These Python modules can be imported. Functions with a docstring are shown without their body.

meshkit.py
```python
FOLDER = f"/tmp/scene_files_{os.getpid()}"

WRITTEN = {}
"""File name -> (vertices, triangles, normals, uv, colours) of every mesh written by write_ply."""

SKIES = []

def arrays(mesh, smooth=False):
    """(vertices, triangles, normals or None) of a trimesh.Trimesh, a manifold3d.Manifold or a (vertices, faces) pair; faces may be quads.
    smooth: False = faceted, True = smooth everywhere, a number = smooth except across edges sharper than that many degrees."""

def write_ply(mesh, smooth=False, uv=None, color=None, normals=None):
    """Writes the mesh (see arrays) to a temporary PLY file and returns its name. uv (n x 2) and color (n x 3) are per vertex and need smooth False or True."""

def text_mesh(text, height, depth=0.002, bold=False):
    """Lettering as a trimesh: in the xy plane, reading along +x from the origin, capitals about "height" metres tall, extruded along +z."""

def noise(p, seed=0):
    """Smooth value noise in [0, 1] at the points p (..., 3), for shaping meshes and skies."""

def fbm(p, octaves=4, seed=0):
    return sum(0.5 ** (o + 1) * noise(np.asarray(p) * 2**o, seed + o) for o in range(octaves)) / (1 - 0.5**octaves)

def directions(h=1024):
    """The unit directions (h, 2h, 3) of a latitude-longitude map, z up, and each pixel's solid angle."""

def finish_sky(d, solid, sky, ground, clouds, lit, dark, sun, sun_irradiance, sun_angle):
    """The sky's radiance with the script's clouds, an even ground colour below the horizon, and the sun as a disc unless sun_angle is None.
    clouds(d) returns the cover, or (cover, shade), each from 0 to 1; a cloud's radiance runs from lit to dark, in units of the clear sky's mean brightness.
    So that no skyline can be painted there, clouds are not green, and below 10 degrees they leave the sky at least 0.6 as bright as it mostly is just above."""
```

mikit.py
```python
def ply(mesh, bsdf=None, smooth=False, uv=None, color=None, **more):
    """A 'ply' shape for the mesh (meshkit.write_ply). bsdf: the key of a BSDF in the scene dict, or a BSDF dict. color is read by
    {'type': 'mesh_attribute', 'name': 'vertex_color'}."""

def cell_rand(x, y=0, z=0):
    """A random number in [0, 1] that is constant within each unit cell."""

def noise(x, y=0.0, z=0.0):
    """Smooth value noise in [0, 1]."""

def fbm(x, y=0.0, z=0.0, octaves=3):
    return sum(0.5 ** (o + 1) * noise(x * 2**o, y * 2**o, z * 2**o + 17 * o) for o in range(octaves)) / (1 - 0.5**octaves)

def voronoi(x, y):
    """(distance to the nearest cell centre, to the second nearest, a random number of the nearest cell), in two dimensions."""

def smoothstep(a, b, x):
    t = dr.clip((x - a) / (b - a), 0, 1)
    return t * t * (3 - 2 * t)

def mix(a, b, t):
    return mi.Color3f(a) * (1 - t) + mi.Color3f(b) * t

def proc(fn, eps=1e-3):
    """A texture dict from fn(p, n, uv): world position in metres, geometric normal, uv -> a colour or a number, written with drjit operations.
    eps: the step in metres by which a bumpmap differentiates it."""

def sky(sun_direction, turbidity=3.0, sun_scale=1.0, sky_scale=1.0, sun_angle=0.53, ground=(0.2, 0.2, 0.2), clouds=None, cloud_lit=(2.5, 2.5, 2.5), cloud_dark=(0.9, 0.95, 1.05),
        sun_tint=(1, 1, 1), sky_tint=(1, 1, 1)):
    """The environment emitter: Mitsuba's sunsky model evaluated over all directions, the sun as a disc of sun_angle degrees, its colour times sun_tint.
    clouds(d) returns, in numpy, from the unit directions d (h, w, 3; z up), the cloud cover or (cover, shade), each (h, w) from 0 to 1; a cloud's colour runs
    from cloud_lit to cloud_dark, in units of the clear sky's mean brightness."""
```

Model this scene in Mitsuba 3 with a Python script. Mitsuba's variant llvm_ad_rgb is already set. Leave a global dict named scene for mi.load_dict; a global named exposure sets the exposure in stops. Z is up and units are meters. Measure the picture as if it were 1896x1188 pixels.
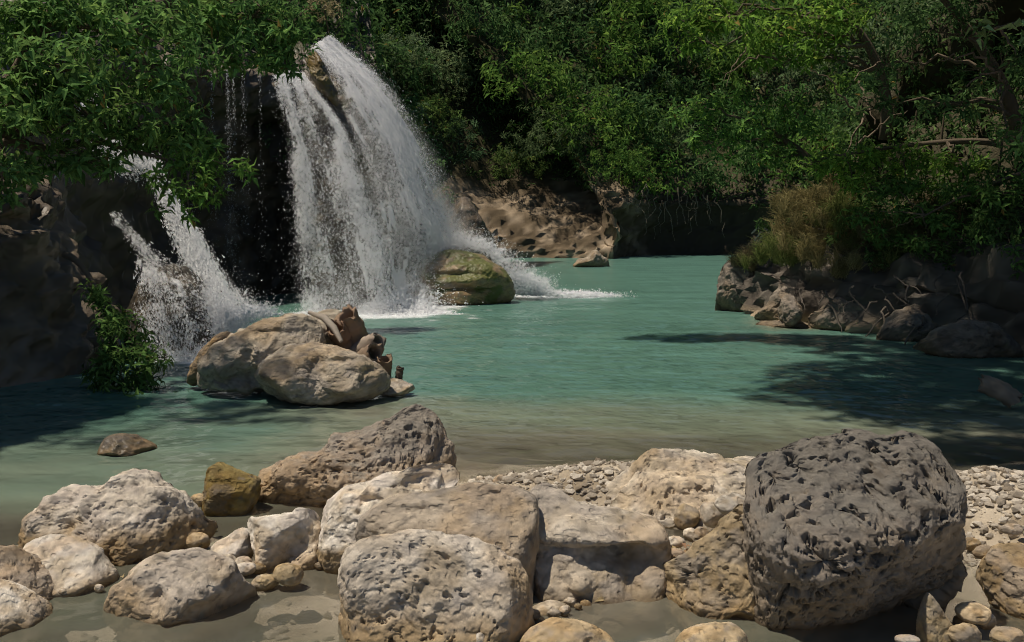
import math, random
import numpy as np
import trimesh
import drjit as dr
import mitsuba as mi
import mikit, meshkit
from scipy.interpolate import CubicSpline
from scipy.spatial import cKDTree
from scipy.sparse import csr_matrix

T = mi.ScalarTransform4f
# ------------------------------------------------------------------ camera, sky, exposure
F, HOR, CAMZ = 1843.0, 400.0, 2.6            # focal length in photo pixels, horizon row, camera height
PITCH = math.atan((594 - HOR) / F)
CAM = np.array([0.0, 0.0, CAMZ])
FWD = np.array([0.0, math.cos(PITCH), -math.sin(PITCH)])
UPV = np.array([0.0, math.sin(PITCH), math.cos(PITCH)])
scene, labels = {}, {}
scene['camera'] = {'type': 'perspective', 'fov': 2 * math.degrees(math.atan(948 / F)), 'fov_axis': 'x', 'near_clip': 0.1, 'far_clip': 600.0,
                   'to_world': T().look_at(origin=CAM.tolist(), target=(CAM + FWD).tolist(), up=[0, 0, 1])}
scene['daylight'] = mikit.sky([-0.36, -0.06, 0.93], turbidity=3, sky_scale=0.6, sun_angle=1.2, sun_tint=(0.94, 0.985, 1.05))
exposure = 1.5

def at(px, py, D):
    """The point of the place at distance D (metres along y) that the camera sees at photo pixel (px, py)."""
    d = FWD + np.array([1.0, 0, 0]) * (px - 948) / F + UPV * (594 - py) / F
    return CAM + d * (D / d[1])

def pix(p):
    q = np.asarray(p) - CAM
    w = q @ FWD
    return np.stack([948 + F * q[..., 0] / w, 594 - F * (q @ UPV) / w], -1), w

def ground(px, py, z=0.0):
    d = FWD + np.array([1.0, 0, 0]) * (px - 948) / F + UPV * (594 - py) / F
    return CAM + d * ((z - CAMZ) / d[2])

# ------------------------------------------------------------------ helpers
fbm, noise = meshkit.fbm, meshkit.noise
def sstep(a, b, x):
    t = np.clip((x - a) / (b - a), 0, 1)
    return t * t * (3 - 2 * t)
def mixc(a, b, t):
    return np.asarray(a) * (1 - t[:, None]) + np.asarray(b) * t[:, None]
def nz(v):
    return v / np.maximum(np.linalg.norm(v, axis=-1, keepdims=True), 1e-9)

def tag(key, label=None, category=None, group=None, kind=None):
    e = {}
    for k, v in (('label', label), ('category', category), ('group', group), ('kind', kind)):
        if v: e[k] = v
    labels[key] = e

def numbered(name):
    if name not in USED:
        USED.add(name); return name
    k = 1
    while f'{name}_{k:03d}' in USED: k += 1
    USED.add(f'{name}_{k:03d}')
    return f'{name}_{k:03d}'
USED = set()

TRIS = [0]
def put(name, mesh, bsdf, parent=None, smooth=True, color=None, uv=None):
    key = numbered(parent + '__' + name if parent else name)
    m = mesh if isinstance(mesh, trimesh.Trimesh) else trimesh.Trimesh(mesh[0], mesh[1], process=False)
    TRIS[0] += len(m.faces)
    scene[key] = mikit.ply(m, bsdf, smooth=smooth, color=color, uv=uv)
    return key

class Bag:
    """Collects vertices, triangles and vertex colours into one mesh."""
    def __init__(s): s.v, s.f, s.c, s.n = [], [], [], 0
    def add(s, v, f, c):
        v = np.asarray(v); c = np.broadcast_to(np.asarray(c, float), v.shape)
        s.v.append(v); s.f.append(np.asarray(f) + s.n); s.c.append(c); s.n += len(v)
    def mesh(s): return np.vstack(s.v), np.vstack(s.f)
    def put(s, name, bsdf, parent=None, smooth=True):
        v, f = s.mesh()
        return put(name, (v, f), bsdf, parent, smooth, np.vstack(s.c) if smooth in (True, False) else None)

def tube(pts, radii, sides=6):
    pts = np.asarray(pts, float); n = len(pts)
    radii = np.broadcast_to(np.asarray(radii, float), n)
    tan = nz(np.gradient(pts, axis=0))
    ref = np.array([0.31, 0.22, 0.92])
    a = nz(np.cross(tan, ref)); b = np.cross(tan, a)
    th = np.arange(sides) * 2 * np.pi / sides
    v = pts[:, None] + radii[:, None, None] * (np.cos(th)[None, :, None] * a[:, None] + np.sin(th)[None, :, None] * b[:, None])
    v = v.reshape(-1, 3)
    i = np.arange(n - 1)[:, None] * sides; j = np.arange(sides)[None]; k = (j + 1) % sides
    q = np.stack([i + j, i + k, i + sides + k, i + sides + j], -1).reshape(-1, 4)
    f = np.vstack([q[:, [0, 2, 1]], q[:, [0, 3, 2]]])
    v = np.vstack([v, pts[:1], pts[-1:]]); m = len(v)
    jj = np.arange(sides); kk = (jj + 1) % sides
    f = np.vstack([f, np.stack([jj, kk, jj * 0 + m - 2], 1), np.stack([(n - 1) * sides + kk, (n - 1) * sides + jj, jj * 0 + m - 1], 1)])
    return v, f

def bend(a, b, sag, n=8, rng=None, wob=0.0):
    t = np.linspace(0, 1, n)[:, None]
    p = np.asarray(a) * (1 - t) + np.asarray(b) * t + np.array([0, 0, 1.0]) * sag * 4 * t * (1 - t)
    if rng is not None and wob: p[1:-1] += rng.normal(0, wob, (n - 2, 3))
    return p

def grid_faces(nr, nc):
    i = np.arange(nr - 1)[:, None] * nc; j = np.arange(nc - 1)[None]
    q = np.stack([i + j, i + j + 1, i + nc + j + 1, i + nc + j], -1).reshape(-1, 4)
    return np.vstack([q[:, [0, 1, 2]], q[:, [0, 2, 3]]])

# ------------------------------------------------------------------ materials
VC = {'type': 'mesh_attribute', 'name': 'vertex_color'}
scene['rock_matter'] = {'type': 'twosided', 'b': {'type': 'bumpmap', 'scale': 1.0,
    't': mikit.proc(lambda p, n, uv: 0.009 * mikit.fbm(p.x * 42, p.y * 42, p.z * 42, 3) - 0.009 * mikit.smoothstep(0.58, 0.80, mikit.noise(p.x * 30, p.y * 30, p.z * 30)) + 0.018 * mikit.noise(p.x * 13, p.y * 13, p.z * 13), eps=3.5e-3),
    'b': {'type': 'principled', 'base_color': VC, 'roughness': 0.85, 'specular': 0.25}}}
scene['wet_rock_matter'] = {'type': 'twosided', 'b': {'type': 'bumpmap', 'scale': 1.0,
    't': mikit.proc(lambda p, n, uv: 0.05 * mikit.fbm(p.x * 7, p.y * 7, p.z * 7, 3), eps=1.5e-2),
    'b': {'type': 'principled', 'base_color': VC, 'roughness': 0.5, 'specular': 0.4}}}
scene['earth_matter'] = {'type': 'twosided', 'b': {'type': 'principled', 'base_color': VC, 'roughness': 0.95, 'specular': 0.15}}
scene['bark_matter'] = {'type': 'twosided', 'b': {'type': 'principled', 'base_color': VC, 'roughness': 0.85, 'specular': 0.2}}
scene['leaf_matter'] = {'type': 'principledthin', 'base_color': VC, 'roughness': 0.36, 'diff_trans': 0.75, 'eta': 1.45}
scene['straw_matter'] = {'type': 'principledthin', 'base_color': VC, 'roughness': 0.7, 'diff_trans': 0.6, 'eta': 1.3}
scene['spray_matter'] = {'type': 'principledthin', 'base_color': {'type': 'rgb', 'value': [0.955, 0.965, 0.975]}, 'roughness': 0.4, 'diff_trans': 0.9, 'eta': 1.33}

# ------------------------------------------------------------------ terrain
def ribbon(nodes, profiles, ns, nt, closed=False):
    """A bank along the plan polyline nodes (land to the left of the walking direction); profiles[k] is a list of (offset, z)."""
    nodes = np.asarray(nodes, float)
    s = np.r_[0, np.cumsum(np.linalg.norm(np.diff(nodes, axis=0), axis=1))]
    cs = CubicSpline(s, nodes)
    ss = np.linspace(0, s[-1], ns)
    P, D = cs(ss), cs(ss, 1)
    # smoothed outward normal so that offsets do not fold in bends
    N = nz(np.stack([-D[:, 1], D[:, 0]], 1))
    k = max(3, ns // 14) | 1
    pad = np.vstack([np.repeat(N[:1], k // 2, 0), N, np.repeat(N[-1:], k // 2, 0)])
    Ns = nz(np.stack([np.convolve(pad[:, c], np.ones(k) / k, 'valid') for c in (0, 1)], 1))
    prof = np.asarray(profiles, float)                     # nodes x K x 2
    K = prof.shape[1]
    tk = np.r_[0, np.cumsum(np.linalg.norm(np.diff(prof.mean(0), axis=0), axis=1) ** 0.7)]; tk /= tk[-1]
    tt = np.linspace(0, 1, nt)
    pr = np.stack([[np.interp(ss, s, prof[:, j, c]) for j in range(K)] for c in (0, 1)], -1)   # K x ns x 2
    pt = np.stack([[np.interp(tt, tk, pr[:, i, c]) for i in range(ns)] for c in (0, 1)], -1)   # ns x nt x 2
    w = sstep(0.5, 5.0, np.abs(pt[..., 0:1]))
    nn = nz(N[:, None] * (1 - w) + Ns[:, None] * w)
    v = np.concatenate([P[:, None] + nn * pt[..., 0:1], pt[..., 1:2]], -1).reshape(-1, 3)
    return v, grid_faces(ns, nt)

def roughen(v, f, layers):
    n = trimesh.Trimesh(v, f, process=False).vertex_normals
    d = 0
    for freq, amp, oct_, ridged, seed in layers:
        x = fbm(v * freq + seed * 3.7, oct_, seed)
        d = d + amp * ((1 - np.abs(2 * x - 1) * 2) if ridged else (x - 0.5) * 2)
    return v + n * d[:, None]

LAND = {}
# left cliff
LN = [(-11, -4), (-9.8, 3), (-9.0, 9), (-7.9, 13.5), (-7.1, 16), (-6.9, 18.2), (-7.9, 20.2), (-9.3, 23), (-9.7, 27), (-9.0, 30.6), (-7.3, 33.0), (-4.6, 34.2)]
hi = [(0.2, -1.6), (0, 0), (0.35, 1.0), (0.55, 2.5), (0.55, 4), (0.1, 5.5), (-0.7, 6.6), (-0.5, 7.2), (1.5, 7.9), (8, 14), (22, 30)]
lo = [(0.0, -1.6), (0, 0), (0.0, 0.7), (0.2, 1.5), (0.5, 2.2), (0.8, 2.9), (1.2, 3.4), (2.2, 4.2), (4, 6.0), (9, 13), (22, 30)]
cave = [(0.3, -1.6), (0.3, 0), (0.5, 1.0), (0.7, 2.5), (0.6, 4), (0.3, 5.5), (-0.3, 6.4), (-0.3, 7.0), (1.2, 7.7), (7, 13), (22, 30)]
v, f = ribbon(LN, [hi, hi, hi, hi, lo, lo, lo, cave, cave, cave, cave, cave], 300, 160)
v = roughen(v, f, [(0.35, 0.9, 3, False, 1), (1.1, 0.36, 4, True, 2), (2.6, 0.22, 4, True, 4), (6.0, 0.08, 3, False, 3)])
LAND['left'] = (v, f)
n3 = trimesh.Trimesh(v, f, process=False).vertex_normals
a = fbm(v * 0.9, 4, 5); b = fbm(v * 3.1, 4, 6)
c = mixc((0.085, 0.07, 0.052), (0.19, 0.15, 0.105), sstep(0.42, 0.66, 0.5 * a + 0.5 * b))
c = mixc(c, np.broadcast_to((0.045, 0.055, 0.02), c.shape), 0.8 * sstep(0.5, 0.62, b) * sstep(0.1, 0.6, n3[:, 2]))
c = mixc(c, np.broadcast_to((0.05, 0.045, 0.03), c.shape), sstep(7.4, 8.2, v[:, 2]))
put('cliff', (v, f), 'wet_rock_matter', color=c); tag('cliff', 'dark wet overhanging cliff along the left side of the pool', kind='structure')

# far hillside
BN = [(-5.8, 30.4), (-3.9, 33.2), (-2.3, 38), (-2.4, 45), (-3.0, 53), (-1.6, 59.5), (1.5, 62), (4.5, 61), (6.4, 60.5), (7.8, 63), (10.5, 66), (15, 66), (20, 60), (22, 50)]
bank = [(-1.0, -1.6), (0, 0), (0.6, 0.8), (1.7, 1.9), (3.6, 3.4), (5.6, 4.8), (11, 11), (20, 21), (42, 42)]
hillp = [(-0.5, -1.6), (0, 0), (0.2, 1.5), (0.5, 3.0), (1.2, 4.5), (2.4, 6.0), (8, 12), (19, 23), (42, 44)]
hilll = [(-0.5, -1.6), (0, 0), (0.3, 1.5), (0.7, 3.0), (1.6, 4.5), (3.0, 6.0), (7, 9.5), (14, 14), (30, 22)]
under = [(0.5, -1.6), (0.4, 0), (0.9, 1.0), (0.9, 2.4), (0.2, 3.4), (0.6, 4.4), (7, 10), (19, 21), (42, 42)]
v, f = ribbon(BN, [hilll, hilll, hilll, hilll, hilll, bank, bank, bank, bank, under, under, under, under, under], 300, 150)
v = roughen(v, f, [(0.16, 0.7, 3, False, 11), (0.6, 0.35, 4, True, 12), (1.3, 0.34, 4, True, 13), (2.6, 0.24, 4, True, 14)])
LAND['far'] = (v, f)
a = fbm(v * 0.5, 4, 15); b = fbm(v * 1.6, 4, 16)
c = mixc((0.20, 0.155, 0.105), (0.33, 0.265, 0.19), sstep(0.35, 0.65, b))
c = mixc(c, np.broadcast_to((0.11, 0.085, 0.055), c.shape), sstep(0.44, 0.54, fbm(v * 0.9, 4, 17)))
c = c * (0.35 + 1.3 * fbm(v * 3.5, 3, 18))[:, None]
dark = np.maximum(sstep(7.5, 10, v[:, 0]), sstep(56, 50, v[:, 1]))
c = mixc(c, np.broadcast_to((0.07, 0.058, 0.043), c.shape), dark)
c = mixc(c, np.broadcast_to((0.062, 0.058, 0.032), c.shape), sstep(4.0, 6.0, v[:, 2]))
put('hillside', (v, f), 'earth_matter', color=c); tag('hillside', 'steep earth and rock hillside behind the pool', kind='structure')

# right bank
RN = [(20, 48), (13.5, 37), (8.4, 31.4), (6.0, 29.0), (5.75, 26.6), (6.3, 24.2), (7.3, 22.4), (8.3, 20.2), (8.6, 17.8), (7.6, 15.2), (7.0, 12.8), (7.0, 10), (8.2, 6), (9.5, 1), (11, -5)]
rk = [(0.1, -1.6), (0, 0), (0.10, 0.8), (0.25, 1.35), (0.7, 1.85), (1.6, 2.65), (3.0, 4.1), (7, 8), (16, 18), (34, 36)]
rk2 = [(-0.3, -1.6), (0, 0), (0.3, 0.5), (0.6, 1.1), (1.2, 1.7), (2.2, 2.4), (3.8, 3.4), (7, 7), (16, 18), (34, 36)]
v, f = ribbon(RN, [rk] * 8 + [rk2] * 7, 330, 150)
v = roughen(v, f, [(0.5, 0.45, 3, False, 21), (0.8, 0.50, 4, True, 22), (2.0, 0.30, 4, True, 27), (6.0, 0.09, 3, True, 23)])
LAND['right'] = (v, f)
n3 = trimesh.Trimesh(v, f, process=False).vertex_normals
a = fbm(v * 1.1, 4, 25); b = fbm(v * 4.0, 3, 26)
c = mixc((0.09, 0.08, 0.068), (0.19, 0.168, 0.142), sstep(0.4, 0.68, b))
c = mixc(c, np.broadcast_to((0.10, 0.085, 0.07), c.shape), sstep(0.5, 0.62, a))
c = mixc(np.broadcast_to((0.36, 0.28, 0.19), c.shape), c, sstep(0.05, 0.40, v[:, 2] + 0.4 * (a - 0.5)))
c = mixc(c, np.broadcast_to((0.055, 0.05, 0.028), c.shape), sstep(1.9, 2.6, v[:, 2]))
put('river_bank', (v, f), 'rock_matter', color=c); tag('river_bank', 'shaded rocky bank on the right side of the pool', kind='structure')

# the tufa mound that the main waterfall runs over
def mound(cx, cy, zr, az0, az1, na, nzz, seed, amp, squash=1.0):
    zr = np.asarray(zr, float)
    z = np.linspace(zr[0, 0], zr[-1, 0], nzz); r = np.interp(z, zr[:, 0], zr[:, 1])
    az = np.linspace(az0, az1, na)
    A, Z = np.meshgrid(az, z, indexing='ij'); R = np.broadcast_to(r, A.shape)
    v = np.stack([cx + R * np.sin(A), cy - R * np.cos(A) * squash, Z], -1).reshape(-1, 3)
    f = grid_faces(na, nzz)[:, ::-1]
    flute = np.abs(fbm(np.stack([A.ravel() * 9, Z.ravel() * 0.5, A.ravel() * 0 + seed], 1), 3, seed) - 0.5) * 2
    n = nz(np.stack([np.sin(A), -np.cos(A), 0.25 + 0 * A], -1).reshape(-1, 3))
    v = v - n * (amp * flute)[:, None]
    return roughen(v, f, [(0.8, amp * 0.5, 3, False, seed + 1), (2.6, amp * 0.45, 4, True, seed + 2)]), f
v, f = mound(-6.9, 31.9, [(-1, 4.7), (0, 4.55), (1.9, 4.45), (4.1, 3.85), (5.8, 3.1), (7.0, 1.95), (7.75, 0.9), (8.0, 0.1)], 0.30, 2.2, 220, 180, 31, 0.30)
a = fbm(v * 1.2, 4, 33); n3 = trimesh.Trimesh(v, f, process=False).vertex_normals
c = mixc((0.07, 0.057, 0.04), (0.16, 0.13, 0.09), sstep(0.4, 0.66, fbm(v * 2.3, 4, 34)))
c = mixc(c, np.broadcast_to((0.05, 0.055, 0.02), c.shape), 0.8 * sstep(0.48, 0.6, a))
k = put('tufa_mound', (v, f), 'wet_rock_matter', color=c)
tag(k, 'tall mossy brown mound of rock that the main waterfall runs over', 'rock')
v, f = mound(-6.5, 19.0, [(-1, 0.98), (0, 0.92), (0.8, 0.82), (1.3, 0.6), (1.6, 0.3), (1.68, 0.03)], -1.8, 2.4, 120, 80, 41, 0.10)
c = mixc((0.04, 0.035, 0.026), (0.085, 0.07, 0.05), sstep(0.4, 0.66, fbm(v * 2.3, 4, 44)))
k = put('tufa_mound', (v, f), 'wet_rock_matter', color=c)
tag(k, 'low dark rounded mound wet with spray under the smaller waterfall', 'rock')

# riverbed and water
def zbed(x, y):
    p = np.stack([x, y, 0 * x], -1)
    g = lambda cx, cy, rx, ry: np.exp(-((x - cx) / rx) ** 2 - ((y - cy) / ry) ** 2)
    z = -0.16 - 1.25 * sstep(9.8, 17.0, y + 0.5 * (fbm(p * 0.5, 3, 51) - 0.5))
    z = z - 0.55 * sstep(-1.6, -3.4, x) * sstep(8.0, 9.6, y)
    z = z + 0.36 * g(1.0, 9.3, 1.5, 0.75) + 0.24 * g(3.0, 8.6, 1.2, 0.9)
    z = z + 0.45 * sstep(3.3, 4.3, x) * sstep(9.6, 8.6, y)
    z = z + 0.5 * g(-3.0, 13.4, 2.2, 1.0)
    z = z + 0.9 * sstep(1.5, 0.2, np.abs(x - 6.6)) * sstep(21.5, 23.5, y) * sstep(26, 24, y)
    z = z - 0.06 * sstep(8.2, 7.6, y) * sstep(3.3, 2.6, x)
    return z + 0.07 * (fbm(p * 2.1, 3, 52) - 0.5) * 2
gy = np.r_[np.linspace(-6, 3, 8), np.linspace(3.2, 12, 110), np.geomspace(12.1, 90, 60)]
gx = np.r_[np.linspace(-40, -9.2, 14), np.linspace(-9, 9, 160), np.linspace(9.3, 40, 24)]
X, Y = np.meshgrid(gx, gy)
Z = zbed(X.ravel(), Y.ravel())
v = np.stack([X.ravel(), Y.ravel(), Z], 1); f = grid_faces(len(gy), len(gx))
b = fbm(v * 2.5, 4, 53)
c = mixc((0.25, 0.205, 0.145), (0.46, 0.40, 0.31), sstep(0.36, 0.62, b)) * (0.75 + 0.5 * fbm(v * 9, 3, 54))[:, None]
put('ground', (v, f), 'earth_matter', color=c); tag('ground', 'sandy bed of the stream and gravel shore', kind='structure')

gy = np.r_[np.linspace(-6, 3.4, 6), np.linspace(3.5, 10, 170)[:-1], np.geomspace(10, 80, 240)]
gx = np.r_[np.linspace(-26, -8.2, 12), np.linspace(-8, 8, 230), np.geomspace(8.1, 26, 24)]
X, Y = np.meshgrid(gx, gy); x, y = X.ravel(), Y.ravel()
p = np.stack([x, y, 0 * x], 1)
def ripple(x, y):
    q = np.stack([x * 2.2 + 0.6 * y, y * 5.0, 0 * x], 1)
    return 0.022 * (fbm(q, 3, 61) - 0.5) + 0.022 * (noise(np.stack([x * 0.9, y * 2.0, 0 * x + 4], 1), 62) - 0.5)
calm = 0.35 + 0.65 * sstep(6, 12, y)
v = np.stack([x, y, ripple(x, y) * calm], 1); f = grid_faces(len(gy), len(gx))
depth = -zbed(x, y)
pn = fbm(p * np.array([0.35, 0.6, 1]), 3, 63)
tan_, mid, teal = (0.26, 0.245, 0.19), (0.155, 0.185, 0.137), (0.085, 0.180, 0.146)
d2 = depth + 0.35 * (pn - 0.5)
c = mixc(tan_, mid, sstep(0.10, 0.5, d2)); c = mixc(c, np.broadcast_to(teal, c.shape), sstep(0.45, 1.2, d2))
c = c * (1 + 0.5 * (fbm(p * np.array([0.5, 2.2, 1]), 4, 66) - 0.5))[:, None]
# froth where the falls come down
def froth(cx, cy, rx, ry): return np.exp(-((x - cx) / rx) ** 2 - ((y - cy) / ry) ** 2)
fr = froth(-3.9, 26.6, 1.7, 1.0) + froth(-2.6, 28.6, 1.4, 1.2) + froth(0.6, 32.6, 2.4, 0.7) + froth(-5.6, 18.3, 1.0, 0.9) + 0.5 * froth(-5.0, 27, 1.2, 1.0) + 0.42 * froth(-2.6, 26.0, 3.4, 2.4) + 0.42 * froth(1.6, 32.4, 3.6, 1.2) + 0.42 * froth(-5.2, 17.6, 1.8, 1.4)
fn = fbm(p * np.array([2.0, 2.6, 1]), 4, 64)
wgt = sstep(0.45, 0.75, fr + 0.9 * (fn - 0.5))
c = mixc(c, np.broadcast_to((0.75, 0.78, 0.80), c.shape), 0.9 * wgt)
opaq = np.maximum(sstep(-0.02, 0.55, depth) * 0.92 + 0.04, wgt)
def wave_bump(p, n, uv):
    w = 0.075 * mikit.noise(p.x * 1.3, p.y * 1.9) + 0.045 * mikit.noise(p.x * 3.4 + 5, p.y * 4.6) + 0.018 * mikit.noise(p.x * 8.5, p.y * 10.5)
    return w * (0.30 + 0.70 * mikit.smoothstep(6.5, 12.0, p.y))
scene['pool_matter'] = {'type': 'blendbsdf', 'weight': mikit.proc(lambda p, n, uv: uv.x),
    'clear': {'type': 'thindielectric', 'int_ior': 1.33},
    'murk': {'type': 'bumpmap', 'scale': 1.0, 't': mikit.proc(wave_bump, eps=6e-3),
             'b': {'type': 'principled', 'base_color': VC, 'roughness': 0.09, 'specular': 0.5}}}
put('water', (v, f), 'pool_matter', color=c, uv=np.stack([opaq, 0 * opaq], 1)); tag('water', 'turquoise pool and shallow stream water', kind='structure')

# ------------------------------------------------------------------ boulders
def chaikin(p, n=2):
    for _ in range(n):
        q = np.roll(p, -1, 0)
        p = np.stack([0.78 * p + 0.22 * q, 0.22 * p + 0.78 * q], 1).reshape(-1, 2)
    return p

def pits(v, size, rad, seed, keep=0.6):
    """Depth 0..1 of round solution holes scattered over the points v."""
    rng = np.random.default_rng(seed)
    lo, hi = v.min(0) - size, v.max(0) + size
    g = np.stack(np.meshgrid(*[np.arange(lo[k], hi[k], size) for k in range(3)], indexing='ij'), -1).reshape(-1, 3)
    g = g + rng.uniform(-0.45, 0.45, g.shape) * size
    r = rng.uniform(0.45, 1.0, len(g)) * rad * (rng.random(len(g)) < keep)
    d, i = cKDTree(g).query(v + np.stack([fbm(v / size * 2.3, 3, seed + k) - 0.5 for k in (0, 7, 9)], 1) * rad * 2.6)
    return sstep(1.0, 0.45, d / np.maximum(r[i], 1e-6)) * (r[i] > 0)

STYLE = {   # light, mid, stain colours
    'pale':   ((0.45, 0.41, 0.35), (0.33, 0.29, 0.235), (0.235, 0.19, 0.13)),
    'white':  ((0.56, 0.525, 0.465), (0.43, 0.39, 0.325), (0.30, 0.245, 0.17)),
    'smooth': ((0.33, 0.285, 0.225), (0.26, 0.22, 0.17), (0.20, 0.165, 0.12)),
    'brown':  ((0.28, 0.225, 0.145), (0.20, 0.155, 0.095), (0.13, 0.098, 0.055)),
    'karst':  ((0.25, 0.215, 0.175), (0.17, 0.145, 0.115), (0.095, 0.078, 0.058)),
    'moss':   ((0.17, 0.14, 0.06), (0.12, 0.095, 0.038), (0.10, 0.075, 0.035)),
    'wet':    ((0.14, 0.11, 0.075), (0.10, 0.08, 0.055), (0.06, 0.05, 0.03)),
    'island': ((0.37, 0.33, 0.265), (0.28, 0.24, 0.185), (0.19, 0.155, 0.11)),
    'bank':   ((0.30, 0.26, 0.215), (0.22, 0.19, 0.155), (0.15, 0.12, 0.09)),
}
CRUST = (0.130, 0.122, 0.107)

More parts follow.
